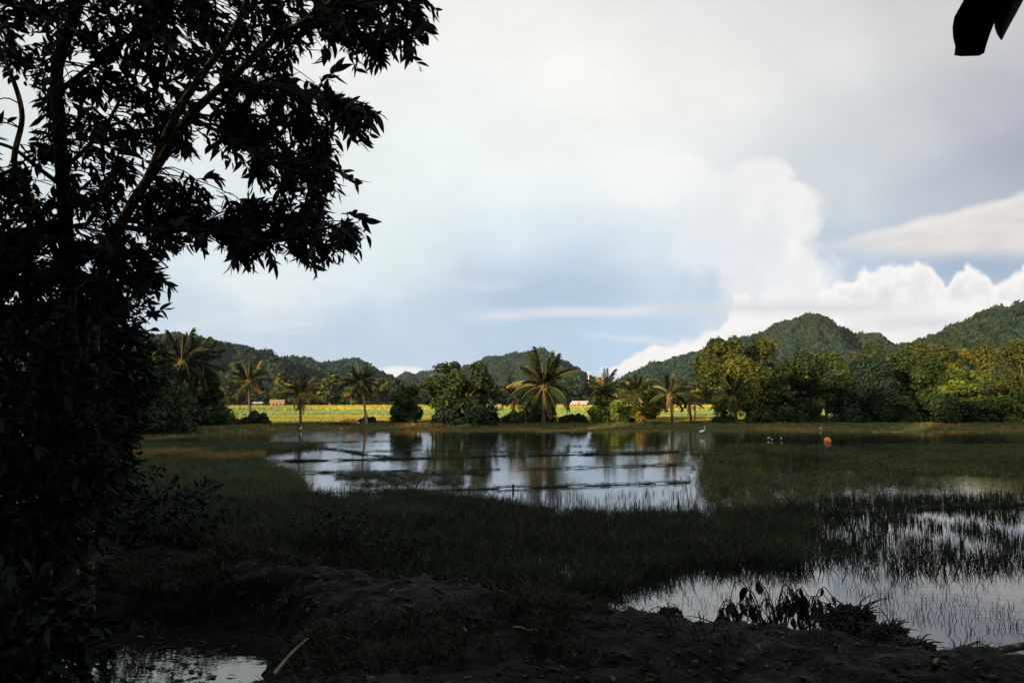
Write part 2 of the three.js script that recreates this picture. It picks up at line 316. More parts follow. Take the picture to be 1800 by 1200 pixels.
// low bunds between the flooded plots
const BUNDS = [
  [[[545, 867], [640, 864], [760, 861], [880, 858], [1010, 854], [1120, 850], [1235, 846]], 0.10, 'longest low mud bund between flooded plots, nearest of the bunds'],
  [[[530, 830], [620, 829], [700, 827], [820, 825], [1000, 822], [1215, 815]], 0.09, 'low mud bund just beyond the nearest one, with weeds under its left half'],
  [[[450, 811], [560, 809], [700, 806], [815, 803], [870, 801], [1010, 799], [1215, 793]], 0.13, 'thick weedy mud bund where a slanting bund joins'],
  [[[560, 787], [600, 791], [640, 798], [690, 804]], 0.10, 'short slanting mud bund joining the thick weedy one'],
  [[[470, 779], [560, 777], [700, 775], [840, 775]], 0.07, 'thin mud bund farthest out, below the leaning palm'],
  [[[620, 793], [690, 792], [740, 791]], 0.05, 'very short thin mud bund inside the upper left plot'],
  [[[980, 799], [1080, 798], [1230, 797], [1330, 795]], 0.06, 'thin mud bund below the egret'],
  [[[1600, 894], [1680, 891], [1800, 887], [1900, 884]], 0.12, 'weedy mud bund at the right among the reeds'],
  [[[1395, 907], [1440, 904], [1520, 899]], 0.1, 'short weedy mud bund beside the gap in the right reeds'],
];
const bundLines = [];
for (const [px, hh, label] of BUNDS) {
  const line = px.map(([X, Y]) => onLevel(X, Y, 0.02)), curve = new THREE.CatmullRomCurve3(line), n = 120, pos = [], idx = [], uv = [], w = 9;
  for (let i = 0; i <= n; i++) {
    const p = curve.getPointAt(i / n), t = curve.getTangentAt(i / n), nx = -t.z, nz = t.x, end = smooth(0, 0.05, Math.min(i, n - i) / n);
    for (let k = 0; k < w; k++) { const q = (k / (w - 1) - 0.5) * 2, wid = 0.19 * (0.5 + 1.0 * fbm(i / 4, hh * 90, 3)), h = (hh * 0.7 * lerp(0.5, 1, smooth(0.24, 0.42, fbm(i / 7 + hh * 50, 3.3, 2))) * (0.4 + 0.9 * fbm(p.x * 0.9 + 3, p.z * 0.9, 4)) * Math.pow(1 - q * q, 0.7) + 0.02 * (fbm(p.x * 9 + k, p.z * 9, 2) - 0.5)) * end - 0.04; pos.push(p.x + nx * q * wid, h, p.z + nz * q * wid); uv.push(i / 8, k / 8); }
  }
  for (let i = 0; i < n; i++) for (let k = 0; k + 1 < w; k++) { const a = i * w + k; idx.push(a, a + 1, a + w, a + 1, a + w + 1, a + w); }
  const col = new Array(pos.length).fill(0.7);
  top('bund', geom(pos, idx, uv, col), M.mud, label, 'bund', null, 'structure');
  bundLines.push([curve, hh]);
}

// ---------------------------------------------------------------- hills and their woods
const clumpGeo = (() => { // a crown of a far tree: ragged little faces on a rough ball
  const r = rng(77), pos = [], idx = [];
  for (let i = 0; i < 90; i++) {
    const y = r() * 1.25 - 0.25, a = r() * 6.283, q = Math.sqrt(Math.max(0, 1 - y * y * 0.9)), rad = 0.72 + 0.4 * r(), p = V(Math.cos(a) * q, y * 0.85, Math.sin(a) * q).multiplyScalar(rad);
    const n = p.clone().normalize().add(V(r() - 0.5, r() - 0.5, r() - 0.5).multiplyScalar(1.1)).normalize(), u = V(r() - 0.5, r() - 0.5, r() - 0.5).cross(n).normalize(), v = n.clone().cross(u), s = 0.2 + 0.2 * r(), o = pos.length / 3;
    for (const [x, z] of [[-1, 0], [0, -0.7], [1, 0], [0, 0.7]]) { const w = p.clone().addScaledVector(u, x * s).addScaledVector(v, z * s); pos.push(w.x, w.y, w.z); }
    idx.push(o, o + 1, o + 2, o, o + 2, o + 3);
  }
  return mergeGeometries([geom(pos, idx), (() => { const g = new THREE.IcosahedronGeometry(0.7, 1); g.deleteAttribute('uv'); const p = g.attributes.position; for (let i = 0; i < p.count; i++) { const k = 0.8 + 0.4 * fbm(p.getX(i) * 3 + 5, p.getY(i) * 3 + p.getZ(i) * 2, 2); p.setXYZ(i, p.getX(i) * k, p.getY(i) * k * 0.85, p.getZ(i) * k); } g.computeVertexNormals(); const m = g.index ? g : (() => { const q = []; for (let i = 0; i < p.count; i++) q.push(i); g.setIndex(q); return g; })(); return m; })()]);
})();
const HILLS = [
  // ridge in the picture, depth, crown size, tints, label
  [[[-700, 500], [0, 560], [200, 582], [290, 590], [380, 600], [440, 614], [500, 632], [545, 652], [600, 674], [660, 696], [720, 706]], 620, 5.5, [0.05, 0.05, 0.032], 'long wooded hill falling from behind the dark tree at the left'],
  [[[300, 690], [430, 660], [490, 640], [515, 630], [540, 634], [565, 641], [605, 634], [632, 637], [655, 650], [690, 664], [730, 680], [790, 700]], 1150, 8, [0.042, 0.053, 0.042], 'double-topped wooded hill behind the leaning palm'],
  [[[620, 700], [690, 672], [715, 655], [728, 658], [745, 654], [775, 652], [830, 648], [900, 660], [1000, 700]], 1750, 10, [0.038, 0.055, 0.05], 'small distant wooded hill under the white cloud left of the round-crowned tree'],
  [[[690, 704], [760, 668], [800, 652], [832, 640], [862, 627], [905, 623], [950, 620], [985, 634], [1010, 647], [1035, 660], [1060, 674], [1100, 702]], 1350, 9, [0.045, 0.052, 0.04], 'flat-topped wooded hill behind the largest palm'],
  [[[1040, 704], [1095, 668], [1115, 656], [1135, 645], [1160, 636], [1200, 631], [1235, 618], [1280, 606], [1330, 590], [1352, 577], [1372, 567], [1400, 558], [1430, 552], [1452, 562], [1478, 573], [1510, 586], [1545, 596], [1562, 598], [1578, 609], [1640, 640], [1720, 690]], 900, 6.5, [0.05, 0.056, 0.034], 'steep pointed wooded hill rising above the right trees'],
  [[[1380, 706], [1450, 670], [1520, 634], [1575, 611], [1605, 601], [1640, 590], [1668, 578], [1700, 568], [1728, 550], [1745, 543], [1775, 540], [1800, 534], [1900, 508], [2100, 470], [2500, 430], [2900, 470]], 560, 4.6, [0.052, 0.054, 0.026], 'dark wooded hill climbing to the right edge'],
];
HILLS.forEach(([ridge, D, crown, tint, label], hi) => {
  const X0 = ridge[0][0], X1 = ridge[ridge.length - 1][0], nu = 220, nv = 56, r = rng(500 + hi);
  const lift = crown * 0.8; // the woods stand on the ground
  const hAt = (X, v) => { // v: -1 front foot ... 0 ridge ... 1 back foot
    const peak = Math.max(0, at(X, poly(ridge, X), D).y - lift - PLAIN), a = Math.abs(v);
    const gully = 1 - 0.48 * Math.pow(Math.sin(Math.PI * clamp(a)), 1) * (fbm(X / 48 + hi * 7 + v * 0.9, v * 1.1 + hi * 3, 4) * 2 - 0.55);
    return PLAIN - 1 + (peak + 1) * Math.pow(Math.cos(a * Math.PI / 2), 1.25) * gully;
  };
  const place = (X, v) => { const d = D * (1 + v * 0.36), p = at(X, 706, d); p.x = (X - 900) / F * d; p.y = hAt(X, v); return p; };
  const pos = [], idx = [];
  for (let j = 0; j <= nv; j++) for (let i = 0; i <= nu; i++) { const p = place(lerp(X0, X1, i / nu), lerp(-1, 1, j / nv)); pos.push(p.x, p.y, p.z); }
  const w = nu + 1;
  for (let j = 0; j < nv; j++) for (let i = 0; i < nu; i++) { const a = j * w + i; idx.push(a, a + 1, a + w, a + 1, a + w + 1, a + w); }
  top('hill', geom(pos, idx), M.hill, label, 'hill', null, 'structure');
  const mats = [], cols = [], lo = Math.max(X0, -120), hiX = Math.min(X1, 1930), area = (hiX - lo) / F * D * D * 0.5, n = Math.min(11000, Math.round(area / (crown * crown * 0.34)));
  for (let i = 0; i < n; i++) {
    const X = lerp(lo, hiX, r()), v = lerp(-0.98, 0.14, r()), p = place(X, v), big = r() < 0.04 ? 1.25 : 1, s = crown * (0.38 + 0.55 * r() * r() + 0.16 * r()) * big;
    p.y += s * 0.3; if (p.y < PLAIN) continue;
    mats.push(placed(p, turnY(r() * 6.283), V(s, s * (0.8 + 0.45 * r()), s)));
    const k = 0.6 + 0.7 * r(), dry = r() < 0.004 ? 1 : 0, y = 0.5 * smooth(0.5, 0.8, fbm(X / 25, v * 5 + hi, 3)), gr = smooth(0.45, 0.7, fbm(X / 40 + 9, v * 4 + hi * 2, 3));
    cols.push(C((tint[0] * 0.6 + 0.014 * y - 0.008 * gr + 0.12 * dry) * k, (tint[1] * 0.86 + 0.008 * y + 0.05 * dry) * k, (tint[2] * 0.6 + 0.01 * gr) * k));
  }
  const f = mass('hill_forest', clumpGeo, M.leaf, mats, scene, cols);
  tag(f, 'close forest of rounded crowns covering the ' + label.replace(/wooded /, ''), 'forest', null, 'stuff');
});

// ---------------------------------------------------------------- foliage trees
function crownShape(r, a, h, leaf, count, tints, opt = {}) { // leaves through uneven clumps; centre of the base at the origin, half-width a, height h
  const clumps = [], n = opt.clumps || 22, flat = opt.flat || 0;
  for (let i = 0; i < n; i++) {
    const y = Math.pow(r(), 0.9), lim = opt.profile ? opt.profile(y) : Math.sqrt(Math.max(0.05, 1 - Math.pow((y - 0.42) / 0.62, 2))), ang = i * 2.4 + r(), d = a * lim * (0.25 + 0.75 * Math.sqrt(r())) * 0.82, rad = Math.min(a, h) * (opt.blob || 0.3) * (0.7 + 0.65 * r());
    clumps.push([Math.cos(ang) * d, Math.max(rad * 0.4, y * h - rad * 0.25), Math.sin(ang) * d, rad, r()]);
  }
  const pos = [], idx = [], col = [], tot = clumps.reduce((s, c) => s + c[3] * c[3], 0);
  for (const [cx, cy, cz, rad, tone] of clumps) {
    const m = Math.round(count * rad * rad / tot);
    for (let i = 0; i < m; i++) {
      const th = r() * 6.283, yy = r() * 1.7 - 0.7, q = Math.sqrt(Math.max(0, 1 - yy * yy)), rr = rad * (0.55 + 0.5 * Math.pow(r(), 0.6)), stray = r() < 0.06 ? 1.25 : 1;
      const px = cx + Math.cos(th) * q * rr * stray, py = cy + yy * rr * (1 - flat) * stray, pz = cz + Math.sin(th) * q * rr * stray;
      const ny = 0.55 + r() * 0.8, nx = Math.cos(th) * q * 0.7 + (r() - 0.5) * 1.5, nz = Math.sin(th) * q * 0.7 + (r() - 0.5) * 1.5, nl = Math.hypot(nx, ny, nz);
      const N = V(nx / nl, ny / nl, nz / nl), U = V(r() - 0.5, r() - 0.8, r() - 0.5).cross(N).normalize(), W = N.clone().cross(U), s = leaf * (0.55 + 0.8 * r()), k = s * (0.4 + 0.2 * r()), o = pos.length / 3;
      for (const [u, v, dn] of [[-1, 0, 0], [0, -1, 0.12], [1, 0, -0.2], [0, 1, 0.12]]) pos.push(px + U.x * u * s + W.x * v * k + N.x * dn * s, py + U.y * u * s + W.y * v * k + N.y * dn * s, pz + U.z * u * s + W.z * v * k + N.z * dn * s);
      idx.push(o, o + 1, o + 2, o, o + 2, o + 3);
      const t = clamp(tone * 0.6 + r() * 0.55 - 0.1), b = 0.7 + 0.6 * r(), A = tints[0], B = tints[1];
      const dry = opt.dry && tone > 1 - opt.dry && r() < 0.7 ? 1 : 0;
      for (let q2 = 0; q2 < 4; q2++) col.push((lerp(A[0], B[0], t) + 0.13 * dry) * b, (lerp(A[1], B[1], t) + 0.03 * dry) * b, lerp(A[2], B[2], t) * b * (1 - 0.5 * dry));
    }
  }
  return [geom(pos, idx, null, col), clumps];
}
function trunkShape(r, base, h, rad, clumps, crownY, lean = 0, stems = 1) {
  const gs = [];
  for (let s = 0; s < stems; s++) {
    const ox = stems > 1 ? (s / (stems - 1) - 0.5) * rad * 5 : 0, fork = V(ox * 2.4 + lean, crownY + h * 0.1, (r() - 0.5) * 0.4);
    gs.push(tube([V(ox, -0.3, 0), V(ox * 1.2 + lean * 0.2 + (r() - 0.5) * rad, crownY * 0.35, 0.1 * (r() - 0.5)), V(ox * 1.7 + lean * 0.6, crownY * 0.75, 0), fork], rad * (stems > 1 ? 0.75 : 1) * 1.1, rad * 0.55, 8));
    clumps.forEach(([x, y, z, q], i) => { if (i % stems === s && i < stems * 9) gs.push(tube([fork.clone().lerp(V(ox, 0, 0), 0.15 * r()), V(lerp(fork.x, x, 0.45), crownY + y * 0.3 + h * 0.08, z * 0.45), V(x, crownY + y, z)], rad * 0.42, rad * 0.1, 5, 5)); });
  }
  return mergeGeometries(gs);
}
const GREEN = { dark: [[0.014, 0.028, 0.011], [0.04, 0.062, 0.016]], deep: [[0.018, 0.038, 0.012], [0.08, 0.105, 0.02]], olive: [[0.03, 0.052, 0.01], [0.18, 0.17, 0.022]], lime: [[0.035, 0.065, 0.012], [0.19, 0.23, 0.03]], gold: [[0.022, 0.034, 0.012], [0.13, 0.135, 0.02]], blue: [[0.016, 0.036, 0.02], [0.045, 0.075, 0.035]] };
// a tree from where its crown stands in the picture: centre x, top, crown bottom, half-width in pixels, depth
function tree(seed, X, Yt, Yb, hw, D, tints, label, o = {}) {
  const r = rng(seed), gx = (X - 900) / F * D, gz = -D, gy = groundH(gx, gz), yT = at(X, Yt, D).y, yB = Math.max(gy + 0.05, at(X, Yb, D).y), a = hw / F * D, h = yT - yB;
  const t = thing(o.name || 'tree', label, o.cat || 'tree', V(gx, gy, gz), o.group);
  const [cg, cl] = crownShape(r, a, h, o.leaf || 0.19, Math.round((o.count || 5200) * 1.45), GREEN[tints], o);
  cg.translate(0, yB - gy, 0);
  part('trunk', trunkShape(r, 0, h, o.trunk || 0.16, cl, yB - gy, o.lean || 0, o.stems || 1), o.bark || M.darkBark, t);
  part('crown', cg, M.vleaf, t);
  return t;
}
const R0 = { };
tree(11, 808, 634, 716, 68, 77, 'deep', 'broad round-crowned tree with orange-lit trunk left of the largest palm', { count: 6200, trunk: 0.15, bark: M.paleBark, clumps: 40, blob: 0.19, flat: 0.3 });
tree(12, 712, 682, 742, 30, 77, 'deep', 'small bushy tree with three thin slanting stems beside the leaning palm', { count: 3200, trunk: 0.09, stems: 3, leaf: 0.2, lean: 0.3 });
tree(13, 1074, 708, 746, 42, 78, 'lime', 'rounded light green bush at the water between the largest palm and the right palms', { name: 'bush', cat: 'bush', count: 4200, trunk: 0.08, stems: 2, leaf: 0.26, flat: 0.3 });
tree(14, 1064, 680, 722, 24, 83, 'gold', 'small flat-topped yellow-green tree behind the light green bush', { count: 1800, trunk: 0.08, flat: 0.45, leaf: 0.28 });
tree(15, 1105, 715, 748, 34, 79, 'olive', 'low spreading bush with dry yellow leaves below the arching golden fronds', { name: 'bush', cat: 'bush', count: 3000, trunk: 0.06, stems: 3, flat: 0.4, dry: 0.2 });
tree(16, 1140, 690, 735, 32, 92, 'olive', 'small olive tree just left of the two-palm pair', { count: 2600, trunk: 0.1 });
tree(17, 1268, 600, 712, 58, 88, 'gold', 'tall tree with feathery golden top at the left end of the right wood', { count: 9500, trunk: 0.2, clumps: 34, blob: 0.22, dry: 0.06 });
tree(18, 1330, 606, 722, 56, 92, 'gold', 'tall yellow-topped tree beside the feathery golden one', { count: 8500, trunk: 0.2, clumps: 30, blob: 0.24, dry: 0.1 });
tree(36, 1292, 636, 722, 74, 84, 'olive', 'mid-height olive tree filling below the feathery golden one', { count: 8000, trunk: 0.16, clumps: 30 });
tree(19, 1352, 650, 735, 48, 82, 'deep', 'dark tree with a straight bare trunk at the edge of the field gap', { count: 6500, trunk: 0.13 });
tree(20, 1408, 630, 735, 52, 84, 'deep', 'dense dark tree under the steep pointed hill', { count: 7500, trunk: 0.16, stems: 2 });
tree(21, 1450, 624, 730, 48, 95, 'lime', 'tree with bright yellow-green top below the pointed hill', { count: 6500, trunk: 0.16 });
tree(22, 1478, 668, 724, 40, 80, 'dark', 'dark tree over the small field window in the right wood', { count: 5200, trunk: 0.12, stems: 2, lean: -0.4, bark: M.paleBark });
tree(23, 1530, 636, 748, 50, 79, 'blue', 'big dark leafy tree reaching down to the grass right of the field window', { count: 9000, trunk: 0.14, clumps: 32 });
tree(24, 1545, 612, 720, 56, 100, 'gold', 'yellowish tree in the dip between the two right hills', { count: 6500, trunk: 0.2 });
tree(25, 1612, 622, 748, 58, 84, 'deep', 'wide dark tree in the middle of the right wood', { count: 9500, trunk: 0.18, clumps: 30 });
tree(26, 1640, 600, 700, 50, 102, 'olive', 'domed olive tree standing highest in the middle of the right wood', { count: 6500, trunk: 0.2 });
tree(27, 1700, 648, 750, 50, 80, 'lime', 'tree with pale green layered sprays in the right wood', { count: 8500, trunk: 0.14, flat: 0.35, clumps: 30 });
tree(28, 1724, 618, 720, 60, 104, 'olive', 'olive tree behind the pale green layered one', { count: 6500, trunk: 0.2, dry: 0.08 });
tree(29, 1775, 690, 750, 46, 79, 'lime', 'low leafy tree at the right edge with pale sprays', { count: 7000, trunk: 0.14, flat: 0.3 });
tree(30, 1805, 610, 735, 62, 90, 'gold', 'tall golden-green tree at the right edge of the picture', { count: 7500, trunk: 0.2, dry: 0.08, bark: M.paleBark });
tree(31, 1880, 620, 745, 70, 86, 'deep', 'dark tree just beyond the right edge', { count: 5000, trunk: 0.2 });
tree(32, 1570, 700, 751, 46, 77, 'dark', 'low black-green thicket at the grass edge under the big leafy tree', { name: 'bush', cat: 'bush', count: 4200, trunk: 0.06, stems: 3 });
tree(33, 1655, 700, 751, 46, 77, 'dark', 'low black-green thicket at the grass edge under the wide dark tree', { name: 'bush', cat: 'bush', count: 4200, trunk: 0.06, stems: 3 });
tree(34, 350, 655, 745, 46, 66, 'dark', 'tall black-green tree on the far bank behind the left shrubs', { count: 8000, trunk: 0.14, clumps: 28, leaf: 0.22 });
tree(35, 240, 600, 745, 76, 58, 'dark', 'tall black-green tree on the far bank half hidden by the near shrubs', { count: 8000, trunk: 0.16, clumps: 28, leaf: 0.22 });
// bushes along the far bank
[[290, 690, 757, 70, 60, 'dark', 'wide black-green bush in front of the left bank palms'], [372, 708, 754, 34, 68, 'deep', 'dark bush at the foot of the tall black-green tree'], [455, 728, 753, 26, 72, 'dark', 'round dark bush in front of the leftmost palm trunk'], [418, 738, 756, 26, 70, 'dark', 'low dark bush left of the round one'], [788, 716, 748, 30, 76, 'blue', 'dark bush left of the orange-lit trunk'],
  [840, 712, 752, 38, 75.5, 'blue', 'wide dark bush right of the orange-lit trunk'], [906, 726, 750, 24, 77, 'deep', 'small bush left of the largest palm'], [945, 700, 748, 30, 79, 'dark', 'dark bush wrapped around the foot of the largest palm'], [1010, 732, 748, 30, 78, 'dark', 'low dark bush right of the largest palm'], [1270, 732, 747, 20, 77, 'dark', 'small dark bush beside the short trunk palm'],
  [1336, 728, 751, 30, 77, 'deep', 'dark bush at the left end of the right wood'], [1440, 734, 750, 40, 78, 'dark', 'low dark bush under the field window'], [1395, 728, 751, 30, 78, 'dark', 'dark bush around the two stems of the dense tree'], [648, 735, 751, 16, 77, 'dark', 'small dark bush at the foot of the leaning palm'], [600, 746, 754, 26, 76, 'deep', 'low bush in front of the straw heap'], [1150, 743, 753, 34, 77, 'deep', 'low bush below the two-palm pair'], [1215, 745, 753, 24, 77, 'deep', 'low bush beside the red-barked stub'], [1710, 724, 752, 44, 77.5, 'dark', 'low dark bush under the pale green layered tree'], [1500, 722, 751, 34, 78, 'dark', 'low dark bush left of the big leafy tree']]
  .forEach(([X, Yt, Yb, hw, D, k, l], i) => tree(60 + i, X, Yt, Yb, hw, D, k, l, { name: 'bush', cat: 'bush', count: 2200, trunk: 0.05, stems: 3, leaf: 0.19, group: 'bushes along the far bank', clumps: 16, blob: 0.42 }));

// far line of trees behind the fields
{
  const protos = ['olive', 'deep', 'gold', 'blue'].map((k, i) => { const r = rng(300 + i), [g, cl] = crownShape(r, 4.6, 8.5, 0.85, 1100, GREEN[k], { clumps: 18, dry: i === 2 ? 0.15 : 0 }); g.translate(0, 2.2, 0); return [g, trunkShape(r, 0, 8.5, 0.3, cl, 2.6)]; });
  const look = ['olive', 'dark green', 'golden', 'blue-green'], r = rng(310);
  const mats = [];
  for (let i = 0; i < 74; i++) {
    const X = 250 + i * 15.5 + (r() - 0.5) * 12, D = 335 + 70 * r(), k = Math.floor(r() * 4), s = 0.75 + 0.5 * r(), x = (X - 900) / F * D;
    const t = thing('tree', `${look[k]} tree in the distant tree line behind the fields`, 'tree', V(x, PLAIN, -D), `${look[k]} trees of the distant tree line`);
    t.rotation.y = r() * 6.283; t.scale.set(s * 1.1, s, s * 1.1);
    part('trunk', protos[k][1], i % 3 ? M.darkBark : M.paleBark, t); part('crown', protos[k][0], M.vleaf, t);
  }
}

// ---------------------------------------------------------------- palms
function frondShape(r, len, droop, pairs, leaflet) { // from the origin along +z
  const pos = [], idx = [], path = [];
  let a = 0, p = V(0, 0, 0); const n = 16;
  for (let i = 0; i <= n; i++) { path.push(p.clone()); a = -droop * Math.pow(i / n, 1.25); p = p.clone().add(V(0, Math.sin(a), Math.cos(a)).multiplyScalar(len / n)); }
  const curve = new THREE.CatmullRomCurve3(path), stick = tube(path, 0.032, 0.006, 4, 12);
  for (let i = 0; i < pairs; i++) {
    const t = lerp(0.16, 1, i / (pairs - 1)), c = curve.getPointAt(t), T = curve.getTangentAt(t), L = leaflet * Math.sin(Math.PI * lerp(0.18, 0.86, t)) * (0.85 + 0.3 * r());
    for (const s of [-1, 1]) {
      const out = V(s, 0, 0).multiplyScalar(0.6).addScaledVector(T, 0.5 + 0.25 * r()).add(V(0, -0.45 - 0.7 * r(), 0)).normalize(), w = 0.04, o = pos.length / 3;
      const m = c.clone().addScaledVector(out, L * 0.55).add(V(0, -0.02, 0)), e = c.clone().addScaledVector(out, L * 0.95).add(V(0, -L * (0.22 + 0.25 * r()), 0));
      pos.push(c.x, c.y, c.z - w * 0.4, c.x, c.y, c.z + w * 0.4, m.x, m.y, m.z - w, m.x, m.y, m.z + w, e.x, e.y, e.z);
      idx.push(o, o + 1, o + 2, o + 1, o + 3, o + 2, o + 2, o + 3, o + 4);
    }
  }
  return [geom(pos, idx), stick];
}
const fr = rng(900);
const FRONDS = [[0.35, 0.9], [0.7, 0.95], [1.1, 1], [1.55, 1], [2.0, 0.9]].map(([d, l]) => [0, 1].map(() => frondShape(fr, 3.3 * l, d, 34, 0.74)));
const frondMat = { green: dull({ color: C(0.03, 0.05, 0.014) }), dark: dull({ color: C(0.014, 0.024, 0.011) }), gold: dull({ color: C(0.2, 0.16, 0.03) }), dry: std({ color: C(0.4, 0.2, 0.05), roughness: 0.8 }) };
const nutGeo = (() => { const g = [], r = rng(5); for (let i = 0; i < 9; i++) { const s = new THREE.SphereGeometry(0.11, 8, 6); s.scale(1, 1.2, 1); const a = r() * 6.283; s.translate(Math.cos(a) * 0.2, -0.12 - 0.3 * r(), Math.sin(a) * 0.2); g.push(s); } return mergeGeometries(g); })();
const nutMat = std({ color: C(0.36, 0.2, 0.05), roughness: 0.6 });
function palm(seed, Xc, Yc, Xb, D, size, label, o = {}) {
  const r = rng(seed), gx = (Xb - 900) / F * D, gy = groundH(gx, -D), crown = at(Xc, Yc, D), t = thing('palm_tree', label, 'palm tree', V(gx, gy, -D), 'palms along the far bank');
  const c = crown.clone().sub(t.position), rad = o.rad || 0.125;
  part('trunk', tube([V(0, -0.2, 0), V(c.x * 0.12, c.y * 0.2, 0), V(c.x * 0.5, c.y * 0.6, 0), V(c.x, c.y, 0)], (q) => rad * (1 + 0.9 * Math.pow(1 - q, 6) - 0.25 * q + 0.05 * ((q * 22) % 1)), 0, 9, 44), o.bark || M.palmTrunk, t);
  const n = Math.round((o.n || 20) * 1.3);
  for (let i = 0; i < n; i++) {
    const q = i / n, el = (q < 0.42 ? lerp(1.45, 0.85, q / 0.42) : q < 0.78 ? lerp(0.85, 0, (q - 0.42) / 0.36) : lerp(-0.2, -1.15, (q - 0.78) / 0.22)) + 0.3 * (r() - 0.5), az = i * 2.4 + 1.6 * r(), k = Math.min(4, Math.max(0, Math.round((q < 0.78 ? q * 4.2 : 1.5) + 1.6 * (r() - 0.5))));
    const [lg, sg] = FRONDS[k][i % 2], mt = q > 0.82 && r() < (o.dry ?? 0.4) ? frondMat.dry : r() < (o.gold ?? 0.14) ? frondMat.gold : r() < (o.dark ?? 0.4) ? frondMat.dark : frondMat.green;
    const f = part('frond', lg, mt, t); f.position.copy(c); f.rotation.set(0, az, 0); f.rotateX(-el); const fs = size * (0.68 + 0.42 * r()) * (q > 0.78 ? 0.8 : 1); f.scale.set(fs * (0.7 + 0.5 * r()), fs, fs); f.rotateZ(0.9 * (r() - 0.5));
    part('rib', sg, M.rachis, f);
  }
  for (let i = 0; i < (o.skirt || 0); i++) { const f = part('dead_frond', FRONDS[1 + i % 2][0][0], frondMat.dry, t); f.position.copy(c); f.rotation.set(0, r() * 6.283, 0); f.rotateX(1.2 + 0.25 * r()); const fs = size * (0.4 + 0.25 * r()); f.scale.set(fs * 0.6, fs, fs); }
  if (o.nuts) { const m = part('coconut_bunch', nutGeo, nutMat, t); m.position.copy(c); m.scale.setScalar(o.nuts); }
  return t;
}
palm(41, 436, 672, 442, 74, 0.72, 'leftmost of the bank palms, dark, with a bush before its trunk', { dark: 0.8, gold: 0.05, n: 22 });
palm(42, 527, 694, 530, 74, 0.76, 'short palm with golden drooping lower fronds, second from the left', { skirt: 5, gold: 0.2, n: 18, rad: 0.12 });
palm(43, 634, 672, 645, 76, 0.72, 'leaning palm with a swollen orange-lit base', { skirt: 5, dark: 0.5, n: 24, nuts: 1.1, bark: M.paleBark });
palm(44, 766, 694, 767, 86, 0.7, 'dark palm half behind the left side of the round-crowned tree', { dark: 0.8, gold: 0.05 });
palm(45, 862, 702, 866, 84, 0.62, 'dark palm half behind the right side of the round-crowned tree', { dark: 0.8, gold: 0.05, nuts: 1 });
palm(46, 956, 680, 955, 75, 1.15, 'largest palm, standing in the middle with upright plumes and golden ribs', { skirt: 3, n: 34, gold: 0.1, dry: 0.3, nuts: 1.2, rad: 0.18 });
palm(47, 1064, 684, 1066, 96, 0.9, 'palm showing only upright fronds above the yellow-green tree', { n: 14, dark: 0.7 });
palm(48, 1178, 694, 1181, 78, 0.8, 'taller palm of the pair left of the right wood, with orange nuts', { gold: 0.15, nuts: 1.1, n: 20 });
palm(49, 1212, 708, 1214, 80, 0.5, 'smaller palm of the pair left of the right wood', { gold: 0.7, n: 14, rad: 0.11 });
palm(50, 1288, 700, 1291, 77, 0.76, 'palm with a thick short trunk before the golden tree', { gold: 0.2, n: 20, nuts: 0.9 });
palm(51, 905, 698, 900, 88, 0.72, 'dark palm just left of the largest one', { dark: 0.9, gold: 0, n: 18 });
palm(52, 342, 640, 344, 64, 0.85, 'large dark palm rising among the left bank trees', { dark: 1, gold: 0, dry: 0, n: 24, bark: M.darkBark });
palm(54, 318, 640, 320, 62, 0.95, 'dark palm nearest on the left, its fronds before the wooded hill', { dark: 1, gold: 0, dry: 0, n: 20, bark: M.darkBark });
palm(53, 1115, 690, 1130, 84, 0.7, 'palm with long arching golden-orange fronds beside the olive tree', { gold: 0.5, dry: 1, n: 14 });

// trunks without a crown
{
  const p = at(1222, 742, 79), t = thing('tree_stump', 'thin dead palm stem with red-orange bark beside the smaller palm of the pair', 'tree stump', V(p.x, groundH(p.x, p.z), p.z));
  part('trunk', tube([V(0, -0.2, 0), V(0.02, 1, 0), V(0, 2.1, 0)], 0.09, 0.07, 8), std({ color: C(0.42, 0.16, 0.06) }), t);
  const r = rng(3); for (let i = 0; i < 7; i++) { const f = part('dry_frond', FRONDS[4][0][0], frondMat.dry, t); f.position.set(0, 2.1, 0); f.rotation.y = i * 0.9; f.rotateX(0.8 + 0.5 * r()); f.scale.setScalar(0.2 + 0.12 * r()); }
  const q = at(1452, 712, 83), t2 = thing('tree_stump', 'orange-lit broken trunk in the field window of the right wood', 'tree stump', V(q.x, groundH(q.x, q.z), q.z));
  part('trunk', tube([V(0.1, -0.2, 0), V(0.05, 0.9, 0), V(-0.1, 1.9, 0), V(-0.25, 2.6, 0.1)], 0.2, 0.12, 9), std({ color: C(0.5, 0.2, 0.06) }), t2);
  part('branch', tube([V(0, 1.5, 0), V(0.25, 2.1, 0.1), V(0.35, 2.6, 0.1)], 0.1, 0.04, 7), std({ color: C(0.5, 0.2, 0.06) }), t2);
  const q3 = at(1298, 745, 77), t3 = thing('banana_plant', 'dark banana plant with upright split leaves beside the thick-trunked palm', 'banana plant', V(at(1271, 740, 78).x, groundH(at(1271, 740, 78).x, -78), -78));
  part('stem', tube([V(0, -0.1, 0), V(0, 0.6, 0)], 0.1, 0.07, 8), M.paleBark, t3);
  for (let i = 0; i < 7; i++) { const f = part('leaf', leafShape(1.3, 0.34, 0.5, 0.25, 8), frondMat.dark, t3); f.position.set(0, 0.55, 0); f.rotation.y = i * 2.2; f.rotateX(-1.25 + 0.13 * i); }
}

